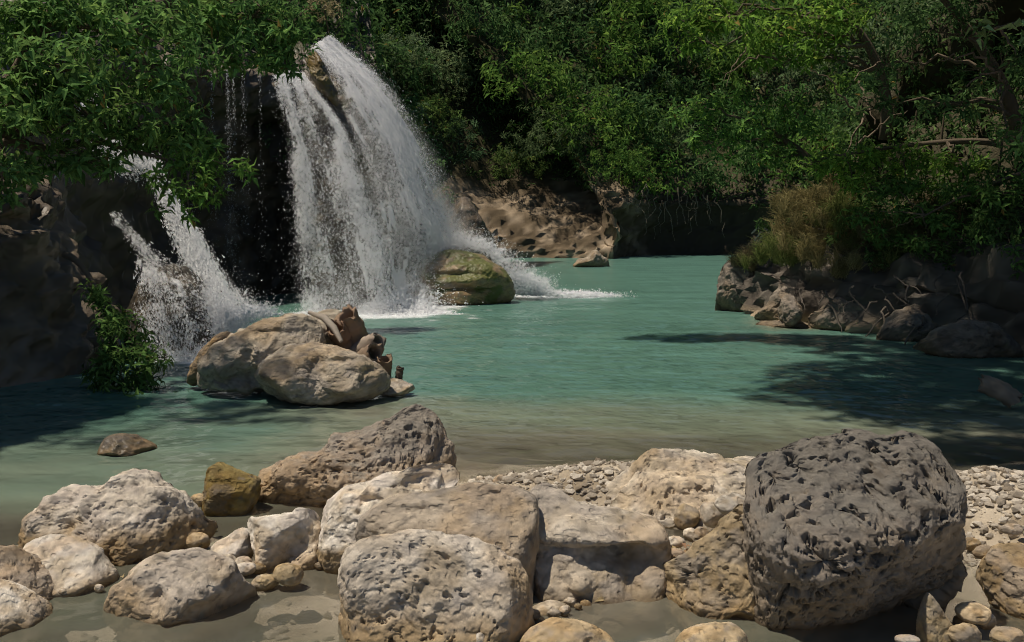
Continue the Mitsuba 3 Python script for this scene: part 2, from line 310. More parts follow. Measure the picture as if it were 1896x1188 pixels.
def boulder(name, label, D, outline, thick, facets=(), dents=(), style='pale', rough=1.0, pit=(0, 0, 0), pit2=(0, 0, 0), crust=0.0, algae=0.25,
            A=220, R=90, p=2.6, seed=None, group=None, smooth_out=2, mat='rock_matter', category='rock', tint=None, back=1.0, parent=None, ridge=0.0, sink=1.0, chips=5, cracks=1, moss=0.0):
    if 5.5 < D < 8.6: D *= 0.967
    A, R = int(A * 0.76), int(R * 0.74)
    seed = seed if seed is not None else len(USED) * 7 + 3
    o = np.asarray(outline, float)
    top, hgt = o[:, 1].min(), np.ptp(o[:, 1])
    if D < 10: o[:, 1] += 0.30 * hgt * sstep(top + 0.72 * hgt, top + hgt, o[:, 1]) * sink
    o = chaikin(o, smooth_out)
    w = np.array([at(px, py, D) for px, py in o])[:, [0, 2]]
    e = np.linalg.norm(np.roll(w, -1, 0) - w, axis=1); s = np.r_[0, np.cumsum(e)]
    t = np.arange(A) / A * s[-1]
    wc = np.vstack([w, w[:1]])
    ring = np.stack([np.interp(t, s, wc[:, k]) for k in (0, 1)], 1)
    area = 0.5 * np.sum(ring[:, 0] * np.roll(ring[:, 1], -1) - np.roll(ring[:, 0], -1) * ring[:, 1])
    if area < 0: ring = ring[::-1]; area = -area
    cen = ring.mean(0); size = math.sqrt(area)
    th = np.linspace(0, np.pi / 2, R)
    rho = np.sin(th)[1:]
    U = np.vstack([cen[None], (cen + (ring - cen)[None] * rho[:, None, None]).reshape(-1, 2)])
    rr = np.r_[0, np.repeat(rho, A)]
    prof = (1 - rr ** p) ** (1 / min(p, 2.2))
    h = thick * prof
    crng = np.random.default_rng(seed + 77)
    half = np.ptp(ring, axis=0) / 2
    extra = []
    for _ in range(chips):
        m_ = nz(np.array([crng.normal(), abs(crng.normal()) * 0.7 + 0.35, crng.normal() * 0.8]))
        extra.append((crng.uniform(0.80, 0.93) * math.sqrt((half[0] * m_[0]) ** 2 + (thick * m_[1]) ** 2 + (half[1] * m_[2]) ** 2) / m_[1], *m_))
    def carve(U, h):
        ks = 24.0 / size
        hs = [h] + [h0 - (nx * (U[:, 0] - cen[0]) + nzv * (U[:, 1] - cen[1])) / ny for (h0, nx, ny, nzv) in extra]
        for (px, py, h0, nx, ny, nzv) in facets:
            q = at(px, py, D)
            hs.append(h0 - (nx * (U[:, 0] - q[0]) + nzv * (U[:, 1] - q[2])) / ny)
        hs = np.stack(hs); m = hs.min(0)
        return np.maximum(m - np.log(np.exp(-ks * (hs - m)).sum(0)) / ks, -0.75 * thick)
    h = carve(U, h)
    sc = D / F
    for (px, py, rx, ry, amp) in dents:
        q = at(px, py, D)
        h = h + amp * np.exp(-((U[:, 0] - q[0]) / (rx * sc)) ** 2 - ((U[:, 1] - q[2]) / (ry * sc)) ** 2) * np.minimum(1, 3 * prof)
    front = np.stack([U[:, 0], D - h, U[:, 1]], 1)
    Rb = max(9, R // 7); thb = np.linspace(np.pi / 2, 0, Rb)[1:]
    rb = np.sin(thb)[:-1]
    Ub = np.vstack([(cen + (ring - cen)[None] * rb[:, None, None]).reshape(-1, 2), cen[None]])
    rrb = np.r_[np.repeat(rb, A), 0]
    bo = back * thick * (1 - rrb ** 1.3) ** 0.9
    if True:
        hb = carve(Ub, thick * (1 - rrb ** p) ** (1 / min(p, 2.2)))
        bo = np.maximum(bo, -hb + 0.3 * thick * (1 - rrb ** 1.3))
    backv = np.stack([Ub[:, 0], D + bo, Ub[:, 1]], 1)
    v = np.vstack([front, backv])
    j = np.arange(A); k = (j + 1) % A
    fs = [np.stack([j * 0, 1 + j, 1 + k], 1)]
    rows = (R - 1) + (Rb - 2)
    for i in range(rows - 1):
        a, b = 1 + i * A, 1 + (i + 1) * A
        fs += [np.stack([a + j, b + j, b + k], 1), np.stack([a + j, b + k, a + k], 1)]
    a = 1 + (rows - 1) * A
    fs.append(np.stack([a + j, j * 0 + len(v) - 1, a + k], 1))
    f = np.vstack(fs)
    ee = np.vstack([f[:, [0, 1]], f[:, [1, 2]], f[:, [2, 0]]])
    M_ = csr_matrix((np.ones(len(ee)), (ee[:, 0], ee[:, 1])), shape=(len(v), len(v)))
    M_ = M_.multiply(1 / np.maximum(M_.sum(1), 1)).tocsr()
    for _ in range(5): v = 0.4 * v + 0.6 * (M_ @ v)
    n = trimesh.Trimesh(v, f, process=False).vertex_normals
    sd = seed * 1.37
    q = v + sd
    d = 0.075 * size * (fbm(q / size * 1.6, 3, seed) - 0.5) * 2 * min(rough, 1.3)
    x = fbm(q / size * 3.2 + 0.5 * fbm(q / size * 6, 2, seed + 12)[:, None], 4, seed + 1)
    d = d + 0.075 * size * rough * (np.abs(2 * x - 1) - 0.22)
    x = fbm(q * 8.0, 4, seed + 2)
    d = d + 0.028 * rough * min(1.0, size) * (np.abs(2 * x - 1) - 0.2)
    d = d + 0.014 * rough * min(1.0, size) * (fbm(q * 24.0, 3, seed + 22) - 0.5)
    rim = 1 - 0.5 * np.r_[sstep(0.94, 1.0, rr), sstep(0.9, 1.0, rrb)]; lo_ = 1 + (R - 5) * A; rim[lo_:lo_ + 3 * A] = 0.6; rim[lo_ + 3 * A:lo_ + 6 * A] = 0.2
    if ridge:
        x = fbm(q * 16.0 + 0.7 * fbm(q * 11, 2, seed + 31)[:, None], 4, seed + 32)
        d = d + rim * ridge * (0.25 - np.clip(np.abs(2 * x - 1) * 1.6, 0, 0.5)) * sstep(0.30, 0.52, fbm(q * 2.2, 3, seed + 33) + 0.25 * n[:, 2])
    mask = sstep(0.36, 0.6, fbm(q / size * 2.1, 2, seed + 3))
    hole = 0
    if pit[0]:
        h1 = pits(v, pit[0], pit[1], seed + 4); hole = h1 * (0.35 + 0.65 * mask); d = d - pit[2] * hole * rim
    if pit2[0]:
        h2 = pits(v, pit2[0], pit2[1], seed + 5, 0.75) * sstep(0.3, 0.55, fbm(q / size * 3, 2, seed + 6)); d = d - pit2[2] * h2 * rim
    for _ in range(cracks):
        cn = nz(crng.normal(size=3) * np.array([1, 0.5, 1])); cc = np.array([cen[0], D - 0.5 * thick, cen[1]]) + crng.normal(size=3) * 0.25 * size
        dist = (v - cc) @ cn + 0.30 * size * (fbm(q / size * 2.4, 5, seed + 55) - 0.5) * 2
        d = d - 0.022 * size * rim * np.exp(-(dist / (0.010 * size)) ** 2) * sstep(0.42, 0.6, fbm(q / size * 1.9, 2, int(seed + 56 + 9 * cn[0])))
    v = v + n * d[:, None]
    mesh = trimesh.Trimesh(v, f, process=False)
    n = mesh.vertex_normals
    L, M, S = (np.asarray(x) for x in STYLE[style])
    a1, a2, a3 = fbm(q / size * 2.6, 4, seed + 7), fbm(q / size * 7, 4, seed + 8), fbm(q * 18, 3, seed + 9)
    c = mixc(M, L, sstep(0.36, 0.62, 0.6 * a2 + 0.4 * a1))
    c = mixc(c, np.broadcast_to(S, c.shape), 0.75 * sstep(0.52, 0.66, a1))
    c = mixc(c, np.broadcast_to(np.array([0.33, 0.30, 0.27]) * (L.mean() / 0.43), c.shape), 0.6 * sstep(0.50, 0.62, fbm(q * 5.5, 4, seed + 41)))
    c = mixc(c, c * np.array([1.02, 0.88, 0.70]), 0.6 * sstep(0.50, 0.64, fbm(q / size * 2.2, 3, seed + 42)))
    if algae:
        c = mixc(c, np.broadcast_to((0.25, 0.175, 0.085), c.shape), np.clip(algae * 2 * sstep(0.30, 0.02, v[:, 2] / max(size, 0.3) + 0.5 * (a1 - 0.5)), 0, 0.85))
    if crust:
        zz = (v[:, 2] - v[:, 2].min()) / np.ptp(v[:, 2])
        t_ = sstep(0.40, 0.62, crust * 0.35 + 0.35 * zz + 0.25 * n[:, 2] + 0.55 * (a2 - 0.5) + 0.5 * (a1 - 0.5))
        c = mixc(c, np.broadcast_to(CRUST, c.shape), 0.9 * t_)
    c = c * (0.62 + 0.76 * fbm(q * 26, 4, seed + 44))[:, None] * (0.86 + 0.28 * a3)[:, None]
    c = mixc(c, np.broadcast_to((0.10, 0.09, 0.08), c.shape), 0.55 * sstep(0.60, 0.70, fbm(q * 15, 4, seed + 45)))
    c = mixc(c, c * np.array([0.55, 0.52, 0.47]), sstep(0.07, 0.0, v[:, 2] + 0.03 * (a2 - 0.5)))
    if moss: c = mixc(c, np.broadcast_to((0.075, 0.10, 0.022), c.shape), moss * sstep(0.46, 0.58, 0.5 * a2 + 0.5 * a1 + 0.10 * np.clip(n[:, 2], -0.5, 0.6)))
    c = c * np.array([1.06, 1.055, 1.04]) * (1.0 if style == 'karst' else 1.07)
    if tint is not None: c = c * np.asarray(tint)
    key = put(name, (v, f), mat, smooth=True, color=np.clip(c, 0.01, 0.9), parent=parent)
    if parent is None: tag(key, label, category, group)
    return key

UPF = (0, 0.35, 0.94)
# --- the big rocks of the near shore
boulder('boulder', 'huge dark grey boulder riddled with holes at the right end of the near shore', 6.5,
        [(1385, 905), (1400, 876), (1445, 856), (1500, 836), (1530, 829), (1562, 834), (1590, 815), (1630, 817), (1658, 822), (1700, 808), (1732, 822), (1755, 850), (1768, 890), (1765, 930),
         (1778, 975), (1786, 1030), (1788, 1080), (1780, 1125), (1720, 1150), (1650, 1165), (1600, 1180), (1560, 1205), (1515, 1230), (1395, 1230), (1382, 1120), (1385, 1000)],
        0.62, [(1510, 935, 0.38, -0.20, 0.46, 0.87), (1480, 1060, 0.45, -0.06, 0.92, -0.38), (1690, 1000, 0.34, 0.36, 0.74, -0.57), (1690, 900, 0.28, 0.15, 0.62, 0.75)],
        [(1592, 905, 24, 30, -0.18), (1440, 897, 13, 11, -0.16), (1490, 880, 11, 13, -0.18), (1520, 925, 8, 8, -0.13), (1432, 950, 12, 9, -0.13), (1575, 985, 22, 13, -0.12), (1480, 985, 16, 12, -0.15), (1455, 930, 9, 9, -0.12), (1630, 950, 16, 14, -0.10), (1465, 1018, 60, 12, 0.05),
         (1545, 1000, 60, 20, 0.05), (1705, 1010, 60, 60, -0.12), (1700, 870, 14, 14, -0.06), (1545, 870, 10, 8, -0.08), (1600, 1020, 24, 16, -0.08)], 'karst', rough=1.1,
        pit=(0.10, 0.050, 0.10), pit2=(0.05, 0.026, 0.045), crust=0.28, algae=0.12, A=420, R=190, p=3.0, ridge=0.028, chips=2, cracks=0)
boulder('boulder', 'rough brown boulder pressed against the left side of the big dark one', 6.72,
        [(1226, 1085), (1240, 1060), (1262, 1040), (1292, 1000), (1335, 975), (1350, 940), (1375, 925), (1410, 950), (1420, 1150), (1400, 1180), (1310, 1156), (1268, 1146), (1245, 1122)],
        0.42, [(1262, 1090, 0.20, -0.35, 0.80, 0.45), (1345, 1020, 0.30, -0.25, 0.70, 0.66), (1350, 1110, 0.36, 0.0, 0.99, -0.15)],
        [(1300, 1060, 14, 22, -0.06), (1350, 1120, 20, 14, -0.09), (1375, 1050, 22, 30, 0.04)], 'brown', rough=1.2, pit=(0.07, 0.032, 0.026), A=300, R=120, p=3, tint=(1.15, 1.15, 1.15))
boulder('boulder', 'long smooth tan boulder lying across the middle of the near shore', 7.2,
        [(655, 990), (668, 948), (720, 916), (800, 903), (880, 893), (950, 899), (985, 906), (1000, 930), (998, 1000), (992, 1060), (992, 1112), (940, 1112), (800, 1075), (670, 1050)],
        0.62, [(800, 915, 0.10, -0.05, 0.55, 0.84), (800, 975, 0.40, -0.12, 0.85, 0.50), (985, 1000, 0.40, 0.80, 0.60, 0.05), (690, 985, 0.30, -0.55, 0.75, 0.35)],
        [(770, 935, 60, 10, -0.07), (830, 950, 70, 12, 0.05), (915, 910, 22, 6, -0.06), (880, 945, 60, 12, -0.04)], 'smooth', rough=0.55, pit2=(0.05, 0.012, 0.006), A=300, R=130, p=4.5, algae=0.1, chips=1, cracks=0)
boulder('boulder', 'undercut pale boulder with a white flat top and a deep hollow in its front', 7.3,
        [(978, 912), (1005, 900), (1036, 908), (1062, 926), (1110, 936), (1165, 944), (1215, 952), (1236, 985), (1238, 1030), (1228, 1066), (1185, 1098), (1150, 1116), (1060, 1118), (990, 1118), (975, 1060)],
        0.70, [(1120, 948, 0.25, 0.03, 0.42, 0.90), (1120, 1060, 0.56, 0.02, 0.70, 0.71), (1225, 1000, 0.40, 0.7, 0.68, 0.2)],
        [(1120, 968, 130, 13, 0.24), (1125, 1004, 80, 16, -0.12), (1150, 1040, 22, 30, -0.10), (1052, 1000, 26, 18, 0.10), (1066, 1032, 18, 16, 0.12), (1212, 985, 24, 24, 0.10)],
        'pale', rough=0.75, A=320, R=150, p=4, algae=0.15, chips=0, cracks=1, tint=(0.93, 0.92, 0.9))
boulder('boulder', 'pale block pitted all over with small holes standing front and centre in the stream', 6.42,
        [(627, 1150), (636, 1072), (648, 1022), (678, 997), (730, 983), (800, 981), (870, 996), (930, 1014), (962, 1042), (982, 1090), (987, 1150), (975, 1205), (940, 1235), (660, 1235), (628, 1205)],
        0.62, [(800, 1010, 0.25, -0.03, 0.50, 0.86), (790, 1120, 0.47, -0.05, 0.84, 0.54), (952, 1090, 0.36, 0.86, 0.50, 0.08), (640, 1110, 0.36, -0.75, 0.64, 0.2)],
        [(800, 1180, 120, 18, -0.05)], 'pale', rough=1.0, pit=(0.10, 0.042, 0.034), pit2=(0.05, 0.022, 0.018), A=400, R=180, p=5, algae=0.4, chips=0, cracks=0)
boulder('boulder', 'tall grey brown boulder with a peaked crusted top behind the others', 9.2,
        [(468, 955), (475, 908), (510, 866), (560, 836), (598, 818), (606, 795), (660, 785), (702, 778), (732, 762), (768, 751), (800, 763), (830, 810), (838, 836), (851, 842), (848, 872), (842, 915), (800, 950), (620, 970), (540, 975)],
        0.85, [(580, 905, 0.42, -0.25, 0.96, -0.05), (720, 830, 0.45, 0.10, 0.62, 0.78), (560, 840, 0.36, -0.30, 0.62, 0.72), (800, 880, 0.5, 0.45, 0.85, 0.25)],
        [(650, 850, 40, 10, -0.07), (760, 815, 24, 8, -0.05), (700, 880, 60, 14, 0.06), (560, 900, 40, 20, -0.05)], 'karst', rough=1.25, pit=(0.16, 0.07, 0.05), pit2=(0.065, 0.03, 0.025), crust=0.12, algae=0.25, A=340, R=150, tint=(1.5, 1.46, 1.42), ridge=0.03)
boulder('boulder', 'broad rough boulder with white patches standing in the water on the left', 8.05,
        [(38, 1002), (58, 952), (95, 915), (130, 897), (180, 896), (215, 880), (245, 868), (280, 868), (310, 895), (350, 918), (386, 955), (397, 990), (362, 1015), (290, 1048), (250, 1045), (180, 1020), (100, 1015)],
        0.65, [(230, 900, 0.25, 0.0, 0.55, 0.83), (160, 960, 0.44, -0.28, 0.78, 0.55), (330, 960, 0.42, 0.35, 0.85, 0.35)],
        [(165, 950, 16, 12, -0.10), (250, 1000, 8, 30, -0.07), (300, 1010, 20, 20, -0.05)], 'white', rough=1.35, pit=(0.12, 0.05, 0.035), pit2=(0.06, 0.028, 0.018), A=320, R=140, algae=0.7, tint=(0.86, 0.84, 0.82))
boulder('boulder', 'mossy dark brown boulder between the broad left rock and the peaked one', 8.7,
        [(380, 905), (386, 862), (405, 849), (422, 862), (452, 874), (486, 881), (480, 915), (458, 948), (432, 966), (395, 960), (382, 935)],
        0.34, [(430, 875, 0.20, 0.1, 0.6, 0.8), (420, 930, 0.25, 0.15, 0.98, -0.15)], [(420, 885, 30, 6, -0.04), (440, 898, 30, 6, 0.03)], 'moss', rough=1.1, A=200, R=80, algae=0, tint=(1.25, 1.2, 1.1))
boulder('boulder', 'small whitish boulder with a dark cave in its lower right side', 7.55,
        [(451, 968), (468, 957), (510, 950), (540, 945), (562, 935), (580, 948), (592, 975), (600, 1012), (592, 1056), (540, 1066), (492, 1056), (478, 1012), (456, 988)],
        0.34, [(520, 957, 0.12, -0.05, 0.55, 0.83), (490, 1000, 0.26, -0.45, 0.86, 0.24), (560, 1000, 0.24, 0.2, 0.96, -0.2)],
        [(548, 1000, 34, 30, -0.20), (530, 1035, 20, 20, -0.1)], 'white', rough=1.0, A=220, R=90, algae=0.3)
boulder('boulder', 'white and rust coloured boulder with a hollow on top touching the long smooth one', 7.65,
        [(588, 965), (604, 922), (640, 896), (690, 884), (715, 874), (750, 866), (800, 870), (842, 890), (850, 915), (760, 950), (700, 985), (672, 1040), (640, 1082), (605, 1062), (594, 1010)],
        0.5, [(700, 890, 0.20, -0.08, 0.5, 0.86), (620, 985, 0.36, -0.55, 0.80, 0.25)], [(700, 915, 36, 14, -0.18), (770, 895, 26, 10, -0.12), (745, 905, 14, 8, 0.05)], 'white', rough=1.2, pit=(0.11, 0.045, 0.035), A=260, R=110, algae=0.9)
boulder('boulder', 'rounded tan boulder with a scooped front low in the stream left of the pitted block', 6.75,
        [(203, 1120), (213, 1082), (255, 1045), (308, 1021), (380, 1017), (430, 1029), (456, 1064), (470, 1102), (472, 1140), (430, 1152), (350, 1152), (262, 1166), (203, 1160)],
        0.46, [(330, 1040, 0.18, -0.05, 0.5, 0.86), (270, 1110, 0.36, -0.30, 0.80, 0.52), (420, 1100, 0.40, 0.25, 0.96, -0.08)],
        [(320, 1075, 18, 16, -0.10), (415, 1100, 34, 22, -0.12), (345, 1095, 14, 14, 0.06), (370, 1120, 20, 10, -0.06)], 'pale', rough=1.05, pit2=(0.06, 0.025, 0.014), A=300, R=130, algae=0.25, tint=(0.95, 0.93, 0.9))
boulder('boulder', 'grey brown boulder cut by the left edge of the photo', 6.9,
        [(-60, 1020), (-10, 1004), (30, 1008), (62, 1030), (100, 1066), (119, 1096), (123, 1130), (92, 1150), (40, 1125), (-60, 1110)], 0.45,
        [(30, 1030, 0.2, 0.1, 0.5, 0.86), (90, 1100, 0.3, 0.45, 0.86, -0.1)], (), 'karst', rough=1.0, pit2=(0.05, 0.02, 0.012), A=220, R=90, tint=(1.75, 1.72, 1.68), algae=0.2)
boulder('boulder', 'flat white boulder sloping into the water behind the one at the left edge', 7.2,
        [(38, 1004), (90, 997), (150, 1002), (188, 1020), (192, 1040), (222, 1066), (205, 1085), (120, 1105), (60, 1080)], 0.5,
        [(120, 1040, 0.25, 0.03, 0.42, 0.9)], [(170, 1040, 30, 8, -0.05)], 'white', rough=0.7, A=200, R=80, algae=0.2)
boulder('boulder', 'low white rock with a broken edge in the lower left corner', 6.5,
        [(-60, 1075), (8, 1069), (50, 1098), (82, 1122), (108, 1150), (60, 1172), (-60, 1178)], 0.42, [(20, 1100, 0.2, 0.1, 0.42, 0.9)], (), 'white', rough=1.1, A=180, R=70, algae=0.45)
boulder('boulder', 'pale tongue of rock leaning on the small whitish boulder with a cave', 7.7,
        [(384, 1014), (430, 985), (452, 972), (472, 985), (472, 1030), (442, 1046), (408, 1036)], 0.24, [(425, 1000, 0.1, -0.35, 0.5, 0.8)], (), 'white', rough=0.6, A=140, R=50, algae=0.3)
boulder('boulder', 'wide pale mound full of hollows behind the gravel, left of the big dark boulder', 8.9,
        [(1110, 930), (1150, 890), (1186, 850), (1206, 838), (1260, 835), (1320, 842), (1388, 856), (1440, 838), (1470, 840), (1490, 870), (1450, 940), (1400, 985), (1300, 990), (1190, 980)], 1.0,
        [(1290, 900, 0.62, -0.03, 0.46, 0.88), (1200, 850, 0.15, -0.2, 0.4, 0.9)], [(1300, 890, 60, 10, -0.06), (1240, 920, 50, 10, 0.06), (1350, 920, 40, 8, -0.06)], 'pale', rough=1.15, pit=(0.13, 0.058, 0.05), pit2=(0.07, 0.03, 0.02), A=320, R=150, algae=0.05, tint=(1.05, 1.05, 1.03))
boulder('boulder', 'brown rounded boulder in the lower right corner of the shore', 6.72,
        [(1806, 1075), (1815, 1032), (1840, 1006), (1885, 998), (1950, 1010), (1970, 1120), (1920, 1175), (1862, 1155), (1828, 1118)], 0.45,
        [(1870, 1030, 0.25, 0.1, 0.55, 0.82), (1835, 1080, 0.3, -0.4, 0.9, 0.1)], (), 'brown', rough=1.1, pit2=(0.05, 0.02, 0.012), A=240, R=100, tint=(1.25, 1.2, 1.15))
boulder('boulder', 'upright pointed slab of rock in front of the cave under the big dark boulder', 6.1,
        [(1712, 1086), (1732, 1112), (1768, 1166), (1775, 1215), (1690, 1215), (1694, 1170)], 0.16, [(1730, 1150, 0.10, 0.2, 0.93, 0.3)], (), 'brown', rough=0.6, A=160, R=60, smooth_out=1, tint=(1.3, 1.3, 1.25))
boulder('boulder', 'low ochre rock cut by the bottom edge right of the pitted block', 6.0,
        [(953, 1190), (973, 1158), (1028, 1142), (1080, 1145), (1122, 1166), (1142, 1192), (1142, 1230), (950, 1230)], 0.34, [(1040, 1160, 0.16, 0.0, 0.45, 0.89)], [(1085, 1170, 8, 6, -0.05)], 'brown', rough=0.9, A=200, R=80, tint=(1.5, 1.5, 1.5), pit2=(0.05, 0.015, 0.01))
boulder('boulder', 'low pale ochre rock at the bottom edge beside the big dark boulder', 6.0,
        [(1238, 1192), (1270, 1160), (1320, 1150), (1362, 1152), (1388, 1172), (1394, 1225), (1238, 1230)], 0.3, [(1320, 1165, 0.14, 0.0, 0.45, 0.89)], (), 'brown', rough=0.8, A=180, R=70, tint=(1.6, 1.6, 1.6), algae=0.1)
boulder('boulder', 'dark rock barely out of the shaded water on the left', 11.0,
        [(186, 838), (194, 815), (215, 802), (238, 800), (262, 812), (290, 824), (300, 836), (250, 848), (195, 846)], 0.45, (), (), 'wet', rough=1.1, A=160, R=50, mat='wet_rock_matter')
# --- the rock island in the pool
boulder('boulder', 'left rounded boulder of the rock island in the pool', 14.6,
        [(364, 715), (372, 690), (385, 655), (410, 630), (450, 606), (500, 592), (560, 585), (600, 596), (612, 640), (560, 700), (490, 722), (430, 716)], 1.0,
        [(440, 640, 0.6, -0.5, 0.72, 0.48), (540, 610, 0.5, 0.05, 0.55, 0.83), (460, 690, 0.70, 0.1, 0.97, -0.25)], [(460, 688, 60, 18, -0.22), (480, 640, 8, 40, -0.12), (520, 610, 50, 5, -0.08)], 'island', rough=1.35, A=220, R=90, algae=0.15)
boulder('boulder', 'front boulder of the rock island with a smooth face sloping to the water', 14.0,
        [(478, 690), (486, 656), (530, 636), (580, 629), (640, 640), (690, 662), (722, 690), (728, 715), (700, 732), (650, 742), (560, 738), (490, 728)], 1.0,
        [(600, 645, 0.4, 0.0, 0.5, 0.87), (540, 695, 0.78, 0.12, 0.95, -0.30), (670, 700, 0.75, 0.10, 0.72, 0.68)], [(600, 690, 16, 36, -0.16), (655, 708, 30, 12, 0.16), (640, 660, 40, 6, -0.08)], 'island', rough=1.05, A=220, R=90, algae=0.1)
boulder('boulder', 'topmost boulder of the rock island beside the broken logs', 15.4,
        [(545, 640), (560, 590), (585, 575), (612, 568), (636, 574), (645, 600), (650, 640), (620, 670), (560, 670)], 0.6, [(600, 585, 0.3, -0.1, 0.5, 0.86)], (), 'island', rough=1.0, A=140, R=60, algae=0)
boulder('boulder', 'small brown rock at the left foot of the rock island', 15.0,
        [(346, 712), (356, 680), (374, 650), (392, 628), (420, 612), (440, 618), (420, 680), (380, 716)], 0.4, (), (), 'brown', rough=1.1, A=110, R=44, tint=(0.8, 0.75, 0.7))
boulder('boulder', 'flat shelf of pale rock at the waterline right of the island', 14.3,
        [(690, 716), (712, 700), (740, 704), (766, 712), (772, 722), (735, 732), (700, 730)], 0.3, [(730, 712, 0.1, 0.1, 0.3, 0.95)], (), 'island', rough=0.9, A=110, R=40)
# --- the boulder under the waterfall
boulder('boulder', 'big rounded brown boulder streaked with green moss under the main waterfall', 30.2,
        [(768, 540), (769, 510), (775, 485), (795, 470), (830, 463), (870, 464), (905, 475), (935, 497), (951, 520), (952, 545), (930, 562), (860, 568), (790, 566)], 1.5,
        [(850, 490, 0.9, 0.1, 0.6, 0.8), (850, 545, 1.35, 0.0, 0.99, -0.05)], [(840, 505, 60, 6, -0.2), (880, 528, 50, 6, -0.2), (810, 530, 30, 5, -0.15)], 'brown', rough=0.8, A=300, R=130, mat='wet_rock_matter', algae=0.2, tint=(1.05, 0.98, 0.9), moss=0.85)
boulder('boulder', 'dark leaning rock at the far right foot of the waterfall', 37.5, [(835, 490), (842, 385), (860, 360), (884, 384), (906, 425), (923, 462), (922, 482), (880, 495)], 2.0, (), (), 'wet', rough=1.3, A=130, R=50, mat='wet_rock_matter')
for o, lab, D in [([(556, 100), (585, 92), (606, 120), (622, 165), (628, 200), (606, 180), (580, 150)], 'mossy rock shoulder parting the two streams at the top of the waterfall', 29.0)]:
    boulder('boulder', lab, D, o, 0.45, (), (), 'moss', rough=1.6, A=120, R=44, mat='wet_rock_matter', algae=0, pit2=(0.16, 0.07, 0.05), tint=(1.0, 0.95, 0.9))
boulder('boulder', 'low brown rock in the water off the far bank', 52.0,
        [(1056, 494), (1068, 480), (1085, 476), (1100, 458), (1114, 470), (1128, 486), (1132, 496), (1090, 500)], 1.2, (), (), 'island', rough=1.5, A=110, R=40, tint=(0.8, 0.78, 0.75))
# --- rocks along the foot of the right bank
for D, o, lab in [(27.4, [(1326, 585), (1326, 530), (1340, 490), (1372, 474), (1400, 486), (1420, 540), (1412, 590), (1370, 600)], 'large dark rounded rock at the outer tip of the right bank'),
                  (24.6, [(1395, 592), (1420, 560), (1450, 520), (1480, 520), (1500, 560), (1490, 605), (1440, 608)], 'rough rock with pale roots next to the tip of the right bank'),
                  (23.4, [(1440, 600), (1446, 545), (1460, 540), (1482, 565), (1490, 590), (1478, 606)], 'leaning slab of rock at the foot of the grassy bank'),
                  (22.8, [(1500, 612), (1512, 570), (1550, 545), (1600, 552), (1640, 590), (1640, 622), (1560, 622)], 'dark block of rock below the middle of the grassy bank'),
                  (21.0, [(1610, 632), (1640, 580), (1690, 560), (1740, 575), (1770, 620), (1740, 650), (1660, 648)], 'dark rock among roots where the right bank bends'),
                  (18.6, [(1690, 650), (1720, 610), (1790, 590), (1860, 605), (1896, 650), (1860, 680), (1760, 672)], 'broad dark rock in deep shade at the right side of the pool'),
                  (23.6, [(1395, 606), (1425, 590), (1460, 594), (1520, 602), (1560, 614), (1500, 620), (1420, 616)], 'flat tan ledge at the waterline below the right bank')]:
    boulder('boulder', lab, D, o, 0.6, (), (), 'bank', rough=1.7, A=130, R=56, algae=0.25, chips=11, cracks=2, tint=(0.72, 0.72, 0.72), pit2=(0.2, 0.08, 0.05))

